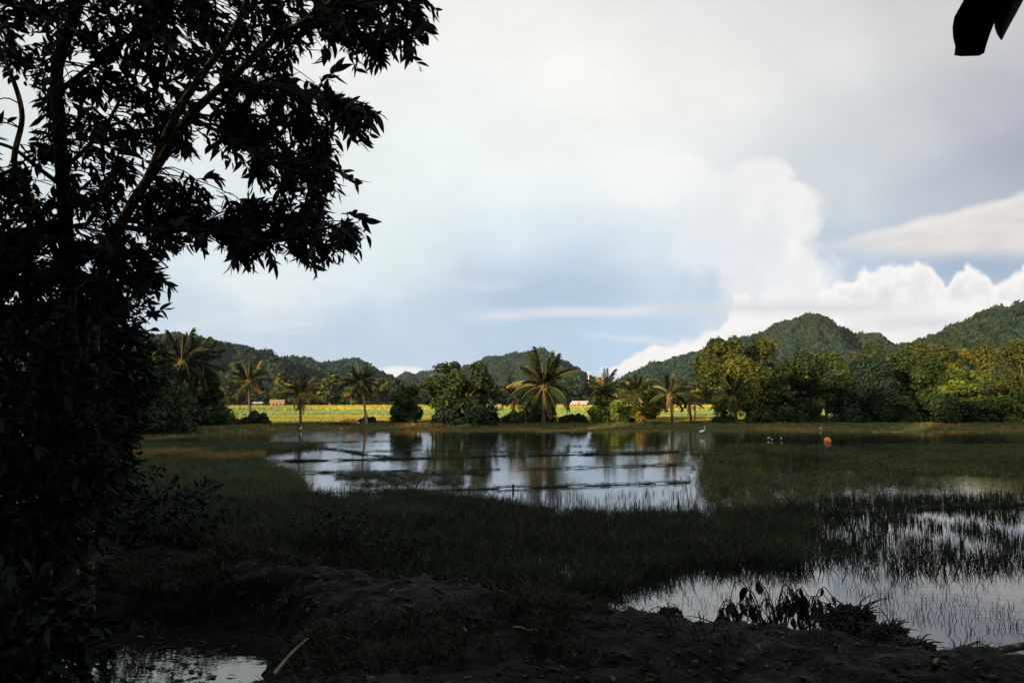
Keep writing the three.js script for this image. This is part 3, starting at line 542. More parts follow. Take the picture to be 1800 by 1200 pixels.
// ---------------------------------------------------------------- fields: crops in strips
function scatter(n, seed, pick) { const r = rng(seed), out = []; for (let i = 0; i < n; i++) { const q = pick(r); if (q) out.push(q); } return out; }
function crop(name, z0, z1, n, h, wid, tA, tB, label, seed, gap) {
  const tuft = tuftShape(rng(seed), 9, h, wid * 3.2, wid, 0.35), mats = [], cols = [];
  scatter(n, seed + 1, (r) => {
    const X = lerp(200, 1860, r()), e = 1 + 0.16 * (fbm(X / 70 + seed, 3, 3) - 0.5), D = Math.sqrt(lerp(z0 * z0, z1 * z1, r())) * e, x = (X - 900) / F * D; if (D < 79) return;
    if (gap && fbm(D / gap, x / 120, 2) < 0.4) return;
    mats.push(placed(V(x, PLAIN + 0.01, -D), turnY(r() * 6.283), 0.7 + 0.6 * r()));
    const t = clamp(fbm(x / 30, D / 9 + seed, 3) * 1.7 - 0.35 + 0.35 * (r() - 0.5)) * (gap ? lerp(0.3, 1, smooth(520, 610, X)) : 1); cols.push(C(lerp(tA[0], tB[0], t), lerp(tA[1], tB[1], t), lerp(tA[2], tB[2], t)));
  });
  tag(mass(name, tuft, M.grass, mats, scene, cols), label, 'crop', null, 'stuff');
}
crop('field_grass', 79, 118, 30000, 0.2, 0.045, [0.2, 0.22, 0.04], [0.5, 0.4, 0.07], 'olive and yellow stubble field just behind the far bank', 700);
crop('green_crop', 118, 168, 24000, 0.42, 0.08, [0.13, 0.24, 0.09], [0.28, 0.36, 0.12], 'blue-green crop strip in the middle of the plain', 710);
crop('yellow_crop', 170, 345, 70000, 0.72, 0.15, [0.2, 0.25, 0.05], [0.72, 0.54, 0.07], 'bright yellow ripe crop in front of the distant trees', 720, 30);

// ---------------------------------------------------------------- grass and reeds
const GR = { a: tuftShape(rng(1), 9, 0.34, 0.09, 0.012, 0.9), b: tuftShape(rng(2), 9, 0.44, 0.12, 0.011, 0.75), reed: tuftShape(rng(3), 4, 0.36, 0.06, 0.01, 0.16), far: tuftShape(rng(4), 9, 0.22, 0.14, 0.03, 0.45), sprout: tuftShape(rng(6), 2, 0.11, 0.03, 0.008, 0.9) };
function grassIn(name, region, n, geo, h, tA, tB, label, seed, dens, level = 0) {
  let x0 = 1e9, x1 = -1e9, y0 = 1e9, y1 = -1e9; for (const [x, y] of region) { x0 = Math.min(x0, x); x1 = Math.max(x1, x); y0 = Math.min(y0, y); y1 = Math.max(y1, y); }
  const dN = EYE * F / (y1 - 706), dF = EYE * F / (y0 - 706), mats = [], cols = [];
  scatter(n, seed, (r) => {
    const D = Math.sqrt(lerp(dN * dN, dF * dF, r())), Y = 706 + EYE * F / D, X = lerp(x0, x1, r());
    if (!inside(region, X, Y)) return;
    const p = onLevel(X, Y, level); if (dens && r() > dens(X, Y, p.x, p.z)) return;
    p.y = land(p.x, p.z); const s = h * (0.45 + 0.55 * r() + 0.5 * fbm(p.x * 0.8 + 5, p.z * 0.8, 3));
    mats.push(placed(p, turnY(r() * 6.283), V(0.7 + 0.6 * r(), s, 0.7 + 0.6 * r())));
    const t = clamp(fbm(p.x / 2.5, p.z / 2.5, 3) * 1.5 - 0.35 + 0.4 * (r() - 0.5)); const dead = r() < 0.06; cols.push(dead ? C(0.11, 0.09, 0.04) : C(lerp(tA[0], tB[0], t), lerp(tA[1], tB[1], t), lerp(tA[2], tB[2], t)));
  });
  return tag(mass(name, geo, M.grass, mats, scene, cols), label, 'grass', null, 'stuff');
}
const gD = [0.012, 0.022, 0.011], gM = [0.032, 0.048, 0.018], gO = [0.12, 0.11, 0.035], gL = [0.06, 0.08, 0.03], gW = [0.085, 0.085, 0.026];
grassIn('grass', [[150, 764], [330, 764], [520, 764], [640, 772], [560, 786], [440, 800], [455, 813], [515, 832], [540, 852], [556, 874], [400, 905], [150, 905]], 30000, GR.a, 1, gM, gL, 'dark green grass of the left paddy', 801, (X, Y) => 0.35 + 0.65 * fbm(X / 40, Y / 12, 3));
grassIn('grass', [[150, 800], [460, 800], [460, 812], [380, 818], [150, 818]], 4000, GR.a, 1.1, [0.12, 0.1, 0.03], [0.38, 0.24, 0.06], 'strip of left paddy grass with low sunlight painted in as orange', 802, (X, Y) => smooth(0.35, 0.6, fbm(X / 60, Y / 5, 3)));  // orange blades carry a strip of sunlight in their colour
grassIn('grass', [[150, 890], [400, 893], [560, 876], [700, 870], [870, 888], [940, 902], [1080, 914], [1230, 908], [1440, 900], [1500, 908], [1430, 925], [1470, 950], [1500, 985], [1650, 982], [1810, 972], [1810, 1000], [1500, 1008], [1300, 1000], [1200, 1012], [1120, 1030], [1060, 1055], [960, 1056], [700, 1026], [480, 985], [300, 962], [150, 955]], 34000, GR.b, 0.62, gD, gM, 'tall dark grass between the flooded plots and the dike', 803, (X, Y) => (X > 1420 ? 0.14 : 0.8) * smooth(0.3, 0.55, fbm(X / 50, Y / 16, 4)) + 0.1);
grassIn('grass', [[1190, 766], [1920, 762], [1920, 888], [1440, 884], [1330, 900], [1190, 905]], 24000, GR.a, 0.55, gM, gW, 'thin dark grass standing in the right paddy', 804, (X, Y, x, z) => smooth(0.34, 0.6, fbm(x / 3.2, z / 6, 4)) * (1 - 0.8 * smooth(1430, 1600, X) * smooth(835, 870, Y)) * smooth(1190, 1360, X + 60 * (fbm(x, z / 4, 3) - 0.5)));
grassIn('reeds', [[1430, 878], [1810, 872], [1810, 985], [1500, 985], [1400, 945], [1330, 915]], 4400, GR.reed, 0.62, gD, gD, 'thin upright reeds in the glittering water at the right', 805, (X, Y, x, z) => smooth(0.4, 0.62, fbm(x / 0.9, z / 2.2, 4)));
grassIn('reeds', [[930, 872], [1250, 862], [1330, 905], [1230, 912], [1080, 918], [940, 904], [860, 888]], 3600, GR.reed, 0.72, gD, [0.03, 0.05, 0.03], 'thin reeds along the near edge of the middle plot', 806, (X, Y) => smooth(-5, 34, Y - poly([[860, 880], [940, 886], [1080, 892], [1250, 886]], X)) * 0.9 + 0.06);
grassIn('reeds', [[560, 858], [860, 852], [880, 892], [700, 874], [560, 878]], 700, GR.reed, 0.5, gD, gM, 'short reeds below the nearest bund', 807, (X, Y) => 0.25 + 0.7 * smooth(862, 880, Y));
grassIn('grass', [[590, 832], [850, 830], [870, 842], [800, 853], [640, 856], [600, 850]], 1100, GR.a, 0.34, gD, gM, 'patch of low weeds between the two nearest bunds', 808, (X, Y, x, z) => smooth(0.36, 0.55, fbm(x / 1.6, z / 1.8, 3)));
grassIn('grass', [[540, 770], [1240, 766], [1240, 800], [900, 800], [690, 798], [560, 784]], 4200, GR.a, 0.26, gD, gL, 'floating weeds scattered on the farthest water', 809, (X, Y, x, z) => smooth(0.5, 0.66, fbm(x / 5, z / 1.6, 3)));
grassIn('grass', [[860, 776], [930, 774], [1010, 778], [960, 790], [880, 788]], 200, GR.a, 0.3, gD, gM, 'small raft of weeds below the largest palm', 810);
grassIn('reeds', [[1060, 1016], [1250, 1006], [1500, 1014], [1810, 1004], [1810, 1160], [1650, 1140], [1500, 1100], [1240, 1104], [1110, 1075]], 1500, GR.sprout, 1, [0.012, 0.014, 0.01], [0.02, 0.025, 0.014], 'tiny curled sprouts in the near pond', 811, (X, Y, x, z) => 0.25 + 0.75 * smooth(0.4, 0.6, fbm(x * 1.2, z * 1.2, 3)));
{ // grass on the bunds, on the far bank, on the mud
  const mats = [], cols = [], r = rng(820);
  for (const [curve, hh] of bundLines) { const n = Math.round(curve.getLength() * 34); for (let i = 0; i < n; i++) { const p = curve.getPointAt(r()), c = fbm(p.x / 1.3, p.z, 3); if (c < 0.34) continue; p.x += (r() - 0.5) * 0.2; p.z += (r() - 0.5) * 0.3; p.y = hh * 0.35; mats.push(placed(p, turnY(r() * 6.283), V(0.8, (0.14 + 0.5 * r() * r()) * c * (0.5 + hh * 5), 0.8))); cols.push(C(0.02 + 0.02 * r(), 0.03 + 0.02 * r(), 0.013)); } }
  tag(mass('grass', GR.a, M.grass, mats, scene, cols), 'sparse weeds growing on the mud bunds', 'grass', null, 'stuff');
  const m2 = [], c2 = [];
  for (let i = 0; i < 44000; i++) {
    const X = lerp(150, 1900, r()), D = lerp(52, 82, r()), x = (X - 900) / F * D, s = shoreZ(x) + D, h = groundH(x, -D); if (s < -4.5 || (s < 0 && r() > 0.55)) continue;
    const dry = smooth(0.5, 0.68, fbm(x / 4 + 2, D / 2.2, 3)), t = r();
    m2.push(placed(V(x, Math.max(h, -0.02), -D), turnY(r() * 6.283), V(1, (s < 0 ? 0.5 : 0.95) * (0.6 + 0.7 * r()), 1)));
    c2.push(C(lerp(0.1, 0.42, dry * t) + 0.05 * t, lerp(0.11, 0.2, dry * t) + 0.05 * t, 0.03 + 0.02 * t));
  }
  tag(mass('grass', GR.far, M.grass, m2, scene, c2), 'olive and rusty grass along the far bank', 'grass', null, 'stuff');
  const m3 = [], c3 = [];
  for (let i = 0; i < 26000; i++) {
    const x = lerp(-9, 7.5, r()), z = lerp(-14, -4, r()), h = mudH(x, z), d = fbm(x * 0.8 + 2, z * 0.8 + 7, 3); const s = (x - DIKE_A.x) * DIKE_N.x + (z - DIKE_A.z) * DIKE_N.z + 0.9 * (fbm(x * 0.9, z * 0.9 + 40, 3) - 0.5); if (h < 0.06 || (x > 0.4 && r() < smooth(0.4, 1.6, x) * 0.93) || (s > -0.1 ? d < 0.56 : s < -0.1 && r() > 0.8) || (s > 0.8 && r() < 0.55)) continue;
    m3.push(placed(V(x, h, z), turnY(r() * 6.283), V(0.8, (s < 0 ? 0.4 : 0.22) + 0.4 * r(), 0.8))); c3.push(C(0.012 + 0.016 * r(), 0.018 + 0.02 * r(), 0.009));
  }
  tag(mass('grass', GR.a, M.grass, m3, scene, c3), 'short weeds on the mud dike', 'grass', null, 'stuff');
}

// ---------------------------------------------------------------- the near tree at the left
const LEAVES = [leafShape(1, 0.35, 0.75, 0.25, 6), leafShape(1, 0.4, -0.7, 0.2, 6), leafShape(1, 0.31, 0.3, 0.35, 6)];
function sprig(r, p, dir, L, n, size, emit) { // leaves alternating along a drooping twig
  const pts = [p.clone()]; let d = dir.clone().normalize(), q = p.clone();
  for (let i = 0; i < 4; i++) { d = d.clone().add(V((r() - 0.5) * 0.25, -0.16, (r() - 0.5) * 0.25)).normalize(); q = q.clone().addScaledVector(d, L / 4); pts.push(q.clone()); }
  const c = new THREE.CatmullRomCurve3(pts);
  for (let i = 0; i < n; i++) {
    const t = clamp(0.12 + 0.88 * (i + 0.4 * r()) / n), b = c.getPointAt(t), T = c.getTangentAt(t), side = V(r() - 0.5, r() - 0.5, r() - 0.5).cross(T).normalize().addScaledVector(V(r() - 0.5, r() - 0.5, r() - 0.5), 0.9);
    const f = T.clone().multiplyScalar(0.75).addScaledVector(side, 0.75 * (0.5 + r())).add(V(0, 0.15 - 0.7 * r(), 0)).normalize();
    const x = V(r() - 0.5, r() * 0.8, r() - 0.5).cross(f).normalize(), y = f.clone().cross(x), m = new THREE.Matrix4().makeBasis(x, y, f), s = size * (0.45 + 0.95 * r());
    emit(m.scale(V(s, s, s)).setPosition(b));
  }
  return pts;
}
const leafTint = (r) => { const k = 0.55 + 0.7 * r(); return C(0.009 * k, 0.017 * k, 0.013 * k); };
const NEAR = thing('acacia_tree', 'tall dark tree with sickle-shaped leaves framing the left side', 'tree', (() => { const p = at(122, 1090, 8); return V(p.x, Math.max(0.1, mudH(p.x, p.z)) - 0.05, p.z); })());
{
  const O = NEAR.position, P = ([X, Y, D]) => at(X, Y, D).sub(O), r = rng(1000);
  const limbs = [
    ['trunk', [[125, 1100, 8], [118, 900, 8], [124, 700, 8], [118, 450, 7.9], [106, 250, 7.8], [100, 120, 7.8], [132, 20, 7.7], [150, -90, 7.6]], 0.1, 0.05, M.darkBark],
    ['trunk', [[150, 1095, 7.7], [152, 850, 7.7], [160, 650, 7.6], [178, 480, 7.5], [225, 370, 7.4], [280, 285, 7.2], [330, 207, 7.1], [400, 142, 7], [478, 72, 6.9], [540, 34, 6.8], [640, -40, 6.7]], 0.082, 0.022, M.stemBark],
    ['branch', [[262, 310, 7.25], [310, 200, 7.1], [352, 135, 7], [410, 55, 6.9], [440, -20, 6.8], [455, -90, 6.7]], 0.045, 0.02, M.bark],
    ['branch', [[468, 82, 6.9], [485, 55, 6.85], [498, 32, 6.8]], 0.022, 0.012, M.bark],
    ['branch', [[215, 398, 7.4], [262, 405, 7.3], [330, 404, 7.2], [400, 412, 7.1], [470, 425, 7], [560, 405, 6.9], [620, 385, 6.8]], 0.03, 0.008, M.twig],
    ['branch', [[404, 140, 7], [440, 146, 7], [500, 158, 6.9], [560, 185, 6.8], [625, 195, 6.8]], 0.02, 0.006, M.twig],
    ['branch', [[330, 205, 7.1], [400, 240, 7], [480, 290, 6.9], [580, 310, 6.8]], 0.02, 0.006, M.twig],
    ['branch', [[540, 34, 6.8], [620, 40, 6.7], [690, 50, 6.6], [735, 80, 6.5]], 0.018, 0.006, M.twig],
    ['branch', [[560, 22, 6.8], [660, 0, 6.7], [760, 8, 6.5]], 0.016, 0.006, M.twig],
    ['branch', [[120, 500, 7.9], [70, 380, 7.7], [25, 290, 7.6], [38, 200, 7.5], [10, 110, 7.4], [-30, 30, 7.4]], 0.04, 0.015, M.bark],
    ['branch', [[112, 330, 7.85], [60, 290, 7.7], [20, 260, 7.6], [-60, 240, 7.5]], 0.025, 0.012, M.twig],
    ['branch', [[104, 160, 7.8], [180, 100, 7.6], [250, 40, 7.5], [300, -30, 7.4]], 0.03, 0.012, M.twig],
    ['branch', [[108, 300, 7.8], [170, 240, 7.6], [205, 185, 7.5], [230, 120, 7.4]], 0.025, 0.01, M.twig],
    ['branch', [[120, 560, 7.9], [170, 520, 7.6], [240, 480, 7.4], [295, 470, 7.2]], 0.02, 0.006, M.twig],
  ];
  const nodes = [];
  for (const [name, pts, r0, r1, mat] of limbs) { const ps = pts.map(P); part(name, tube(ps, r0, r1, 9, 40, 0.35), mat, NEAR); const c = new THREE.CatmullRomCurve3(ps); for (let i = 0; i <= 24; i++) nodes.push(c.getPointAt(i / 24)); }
  // where the leaves are: outlines of the leaf masses, holes between them
  const masses = [
    [[[-80, -80], [600, -80], [560, 40], [520, 75], [515, 120], [470, 120], [430, 180], [400, 240], [340, 250], [300, 260], [210, 330], [200, 470], [-80, 500]], 1500, 1],
    [[[560, -60], [765, -60], [742, 20], [724, 55], [718, 88], [690, 78], [660, 95], [630, 70], [590, 75], [560, 50]], 260, 1],
    [[[420, 120], [500, 125], [540, 150], [560, 145], [620, 172], [650, 195], [632, 228], [600, 220], [575, 262], [580, 300], [612, 320], [560, 340], [500, 318], [470, 330], [440, 290], [400, 250], [380, 200]], 420, 1],
    [[[340, 352], [420, 338], [500, 325], [570, 335], [600, 365], [628, 388], [618, 425], [570, 445], [520, 440], [470, 425], [420, 448], [395, 420], [345, 415], [325, 385]], 350, 1],
    [[[255, 300], [330, 270], [360, 300], [345, 330], [320, 420], [260, 440], [230, 420], [245, 350]], 110, 1],
    [[[-80, 400], [210, 400], [250, 430], [285, 470], [260, 500], [235, 540], [-80, 560]], 520, 1],
  ];
  const holes = [[30, 180, 52, 60], [10, 265, 34, 30], [205, 185, 32, 28], [60, 60, 20, 26], [130, 130, 16, 22], [300, 110, 18, 14], [160, 320, 22, 16], [350, 290, 70, 26], [290, 262, 24, 12], [150, 395, 40, 26], [90, 430, 24, 22], [205, 10, 16, 20], [155, 25, 12, 22], [560, 120, 30, 26], [150, 455, 24, 20], [75, 300, 16, 18], [450, 215, 8, 10], [540, 240, 10, 8], [370, 340, 22, 10]];
  const mats = [[], [], []], cols = [[], [], []], twigs = [];
  for (const [pg, n] of masses) {
    let x0 = 1e9, x1 = -1e9, y0 = 1e9, y1 = -1e9; for (const [x, y] of pg) { x0 = Math.min(x0, x); x1 = Math.max(x1, x); y0 = Math.min(y0, y); y1 = Math.max(y1, y); }
    let k = 0, tries = 0;
    while (k < n && tries++ < n * 30) {
      const X = lerp(x0, x1, r()), Y = lerp(y0, y1, r()); if (!inside(pg, X, Y)) continue;
      if (holes.some(([a, b, c, d]) => Math.hypot((X - a) / c, (Y - b) / d) < 1)) continue;
      if (fbm(X / 24, Y / 24, 3) < 0.43) continue;
      k++;
      const p = P([X, Y, 7.25 + 1.9 * r() - (r() < 0.1 ? 0.9 : 0)]); let best = null, bd = 1e9; for (const q of nodes) { const d = q.distanceToSquared(p); if (d < bd) { bd = d; best = q; } }
      const dir = p.clone().sub(best).normalize().add(V((r() - 0.5) * 0.9, (r() - 0.5) * 0.5, (r() - 0.5) * 0.9)), L = 0.22 + 0.24 * r(), st = p.clone().addScaledVector(dir.clone().normalize(), -L * 0.5);
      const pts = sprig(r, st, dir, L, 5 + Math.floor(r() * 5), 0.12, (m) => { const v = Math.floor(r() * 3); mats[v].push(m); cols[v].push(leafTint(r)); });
      twigs.push(tube(pts, 0.005, 0.002, 3, 4));
      if (bd < 1.4 && r() < 0.55) twigs.push(tube([best, best.clone().lerp(st, 0.5).add(V(0, 0.05, 0)), st], 0.008, 0.004, 4, 5));
    }
  }
  // sprays on the outline: every leaf a piece of its own
  const tips = [[694, 60, 6.5, 1, -0.5, 11], [720, 16, 6.5, 1, -0.6, 10], [732, -8, 6.5, 1, -0.3, 10], [622, 182, 6.8, 1, -0.1, 13], [612, 205, 6.8, 0.8, -0.6, 11], [560, 150, 6.9, 0.5, 0.9, 12], [585, 296, 6.8, 1, -0.2, 13], [600, 375, 6.8, 1, 0.1, 13], [596, 400, 6.8, 0.8, -0.7, 11], [545, 425, 6.9, 0.3, -1, 11], [420, 425, 7, -0.2, -1, 12], [470, 425, 7, 0.3, -1, 10], [286, 404, 7.2, 0.2, -1, 10], [578, 68, 6.8, 0, -1, 8], [612, 80, 6.7, 0.2, -1, 8], [345, 315, 7.1, 0.8, 0.3, 9], [268, 478, 7.2, 0.9, -0.4, 9], [250, 560, 7.4, 0.9, 0.8, 9], [315, 395, 7.1, 1, 0.1, 8]];
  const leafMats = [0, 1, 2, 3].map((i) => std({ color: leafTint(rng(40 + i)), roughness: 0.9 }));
  for (const [X, Y, D, dx, dy, n] of tips) {
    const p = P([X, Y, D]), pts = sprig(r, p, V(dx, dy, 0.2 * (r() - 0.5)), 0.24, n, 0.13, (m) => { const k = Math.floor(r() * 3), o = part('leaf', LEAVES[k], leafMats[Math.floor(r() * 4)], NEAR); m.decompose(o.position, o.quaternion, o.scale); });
    part('twig', tube(pts, 0.006, 0.002, 4, 6), M.twig, NEAR);
  }
  for (let v = 0; v < 3; v++) mass('foliage', LEAVES[v], M.leaf, mats[v], NEAR, cols[v]);
  part('small_twigs', mergeGeometries(twigs), M.twig, NEAR, 'stuff');
}
// dark shrubs under and beside it
const SHRUB = [leafShape(1, 0.36, 0.4, 0.3, 5), leafShape(1, 0.42, -0.35, 0.25, 5)];
function shrub(seed, X, Y, D, hw, hh, n, size, label, o = {}) {
  const r = rng(seed), c = at(X, Y, D), gy = Math.max(0, land(c.x, c.z)), t = thing('shrub', label, 'shrub', V(c.x, gy - 0.02, c.z)), a = hw / F * D, b = hh / F * D, cy = c.y - gy, mats = [], cols = [], stems = [];
  for (let i = 0; i < 9; i++) { const A = r() * 6.283, q = 0.75 * a * Math.sqrt(r()); stems.push(tube([V(0.1 * (r() - 0.5), 0, 0.1 * (r() - 0.5)), V(Math.cos(A) * q * 0.5, cy * 0.5, Math.sin(A) * q * 0.5), V(Math.cos(A) * q, cy + b * (r() - 0.3), Math.sin(A) * q)], 0.022, 0.006, 5, 6)); }
  for (let i = 0; i < n; i++) {
    const th = r() * 6.283, y = r() * 2 - 1, q = Math.sqrt(1 - y * y), k = Math.pow(r(), 0.45) * (0.8 + 0.4 * fbm(th * 2, y * 3 + seed, 2)), p = V(Math.cos(th) * q * a * k, Math.max(0.03, cy + y * b * k), Math.sin(th) * q * a * k * 0.8);
    sprig(r, p, V(Math.cos(th) * q, 0.3 + y * 0.5, Math.sin(th) * q), 0.22, 6, size, (m) => { mats.push(m); cols.push(leafTint(r)); });
  }
  part('stems', mergeGeometries(stems), M.twig, t);
  const h = Math.floor(mats.length / 2);
  mass('foliage', SHRUB[0], M.leaf, mats.slice(0, h), t, cols.slice(0, h)); mass('foliage', SHRUB[1], M.leaf, mats.slice(h), t, cols.slice(h));
}
shrub(1101, 40, 640, 9.5, 175, 170, 1100, 0.12, 'black-green shrub filling the left edge below the tree');
shrub(1102, 165, 650, 10, 78, 140, 700, 0.12, 'black-green shrub right of the tree trunks, its tips against the sky');
shrub(1103, 40, 850, 9, 170, 130, 700, 0.12, 'low black shrub at the foot of the tree on the left edge');
shrub(1104, 150, 830, 10.5, 78, 100, 420, 0.11, 'low black shrub with twigs hanging over the left paddy grass');
shrub(1106, 590, 915, 13, 60, 14, 60, 0.07, 'low broad-leaved weeds beside the tall grass');
shrub(1107, 700, 945, 12.5, 70, 14, 60, 0.06, 'creeping weeds with pale leaves behind the dike crest');
shrub(1108, 1050, 1044, 10.5, 46, 18, 40, 0.05, 'small leafy weed at the left end of the near pond');
shrub(1112, 290, 905, 11.5, 80, 66, 260, 0.1, 'low black weeds at the left end of the dike behind the puddle');
shrub(1109, 55, 820, 6.7, 130, 270, 800, 0.11, 'black leafy shrub in front of the tree trunks');
shrub(1110, 20, 1130, 5.6, 130, 90, 260, 0.12, 'low shrub added to blacken the lower left corner');  // added plant, stands in for vignette darkness in this corner

// ---------------------------------------------------------------- leaf hanging into the upper right corner
{
  const D = 1.25, t = thing('hanging_leaf', 'large black leaf hanging into the upper right corner, with a notched tip', 'leaf', at(1790, -60, D)), O = t.position;
  const blade = (L, R, bow) => { // ragged leaf from left and right outlines, cupped, 1.5 mm thick
    const pos = [], idx = [], n = L.length, m = 6;
    for (const back of [0, 1]) for (let i = 0; i < n; i++) for (let k = 0; k <= m; k++) { const q = k / m, p = at(lerp(L[i][0], R[i][0], q), lerp(L[i][1], R[i][1], q), D + bow * (4 * q * (1 - q)) + 0.05 * i / n + back * 0.0015 * Math.min(1, q * 9, (1 - q) * 9)).sub(O); pos.push(p.x, p.y, p.z); }
    const w = m + 1, N = n * w;
    for (let i = 0; i + 1 < n; i++) for (let k = 0; k < m; k++) { const a = i * w + k; idx.push(a, a + w, a + 1, a + 1, a + w, a + w + 1); const b = N + a; idx.push(b, b + 1, b + w, b + 1, b + w + 1, b + w); }
    return geom(pos, idx);
  };
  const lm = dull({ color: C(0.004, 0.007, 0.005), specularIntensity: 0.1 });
  part('leaf_blade', blade([[1770, -70], [1725, -35], [1699, -8], [1688, 12], [1678, 30], [1675, 48], [1676, 66], [1680, 82], [1678, 97], [1690, 99]], [[1790, -70], [1790, -40], [1780, -15], [1768, 5], [1758, 22], [1748, 42], [1741, 60], [1735, 78], [1731, 93], [1722, 98]], 0.03), lm, t);
  part('leaf_blade', blade([[1782, -70], [1772, -40], [1760, -10], [1752, 15], [1748, 34], [1749, 48], [1753, 60], [1760, 70]], [[1850, -80], [1836, -50], [1815, -22], [1800, 0], [1786, 26], [1777, 42], [1769, 57], [1762, 71]], -0.025), lm, t);
  part('stalk', tube([at(1785, -70, D).sub(O), at(1800, -130, D).sub(O), at(1830, -220, D).sub(O)], 0.004, 0.005, 6), M.twig, t);
}

// ---------------------------------------------------------------- dead plants, roots and sticks along the dike
const deadMat = std({ color: C(0.016, 0.015, 0.012), roughness: 0.9 });
function onMud(X, Y) { let h = 0.3; for (let i = 0; i < 8; i++) { const p = onLevel(X, Y, h); h = land(p.x, p.z); } return onLevel(X, Y, h); }
function deadWeed(seed, X, Y, wpx, hpx, n, label) {
  const p = onMud(X, Y), D = -p.z, a = wpx / F * D / 2, h = hpx / F * D, r = rng(seed), t = thing('withered_plant', label, 'withered plant', p);
  for (let i = 0; i < n; i++) {
    const s = r() < 0.5 ? -1 : 1, d = a * (0.25 + 0.8 * r()), hh = h * (0.55 + 0.5 * r()), z = (r() - 0.5) * 0.3, x0 = (r() - 0.5) * a * 0.8, pts = [V(x0, -0.03, 0), V(x0 + s * d * 0.3, hh * 0.7, z * 0.5), V(x0 + s * d * 0.7, hh, z), V(x0 + s * d, hh * (0.75 - 0.4 * r()), z)];
    part('stem', tube(pts, 0.009, 0.005, 5, 10), deadMat, t);
    for (let k = 0; k < 2; k++) { const l = part('leaf', SHRUB[k], deadMat, t), e = k ? pts[3] : pts[2].clone().lerp(pts[1], r() * 0.7); l.position.copy(e); l.rotation.set(1.0 + 0.7 * r(), r() * 6.283, (r() - 0.5), 'YXZ'); const ls = 0.1 + 0.11 * r(); l.scale.set(ls * 1.2, ls, ls); }
  }
}
deadWeed(1201, 1300, 1100, 90, 50, 11, 'withered black plant with curled leaves, left of the clumps at the near pond');
deadWeed(1202, 1360, 1106, 110, 82, 18, 'tallest withered black plant at the near pond, with drooping leaves');
deadWeed(1203, 1425, 1104, 96, 66, 13, 'withered plant with bare arching stalks right of the tallest one');
function clod(seed, X, Y, w, h, label, spikes) { // uprooted stump of earth and roots
  const p = onMud(X, Y), D = -p.z, a = w / F * D / 2, b = h / F * D, r = rng(seed), t = thing('root_clump', label, 'root clump', p), g = new THREE.IcosahedronGeometry(1, 14), q = g.attributes.position;
  for (let i = 0; i < q.count; i++) { const x = q.getX(i), y = q.getY(i), z = q.getZ(i), k = 0.55 + 0.5 * fbm(x * 2 + 7 + seed, y * 2 + z * 1.7, 4) + 0.7 * Math.pow(fbm(x * 9 + y * 3, z * 9 - y * 5, 3), 2); q.setXYZ(i, x * a * k, y * b * 0.75 * k + b * 0.1, z * a * 0.8 * k); }
  g.computeVertexNormals(); part('earth_ball', g, deadMat, t);
  for (let i = 0; i < spikes; i++) { const A = r() * 6.283, s = V(Math.cos(A) * a * 0.5, b * (0.3 + 0.4 * r()), Math.sin(A) * a * 0.4), d = V(Math.cos(A) * a * (0.4 + 0.7 * r()), b * (0.15 + 0.5 * r()), Math.sin(A) * 0.1); part('root', tube([s, s.clone().addScaledVector(d, 0.4).add(V((r() - 0.5) * 0.06, 0.03, 0)), s.clone().add(d).add(V((r() - 0.5) * 0.1, 0, 0))], 0.012, 0.003, 5, 6), deadMat, t); }
}
clod(1211, 1500, 1104, 84, 44, 'big uprooted clump of earth and roots beside the withered plants', 34);
clod(1212, 1178, 1086, 40, 22, 'small uprooted stump with a thin spike left of the withered plants', 4);
clod(1213, 1560, 1120, 70, 26, 'low clump of earth and roots sloping to the leaning stick', 20);
clod(1214, 1610, 1142, 70, 20, 'flat clump of earth and roots nearest the fallen branch', 16);
function stick(name, label, pts, r0, r1, mat, cat = 'stick') {
  const o = pts[0].clone(), t = top(name, tube(pts.map((p) => p.clone().sub(o)), r0, r1, 7, 16), mat, label, cat); t.position.copy(o); return t;
}
const up = (p, h) => p.clone().add(V(0, h, 0));
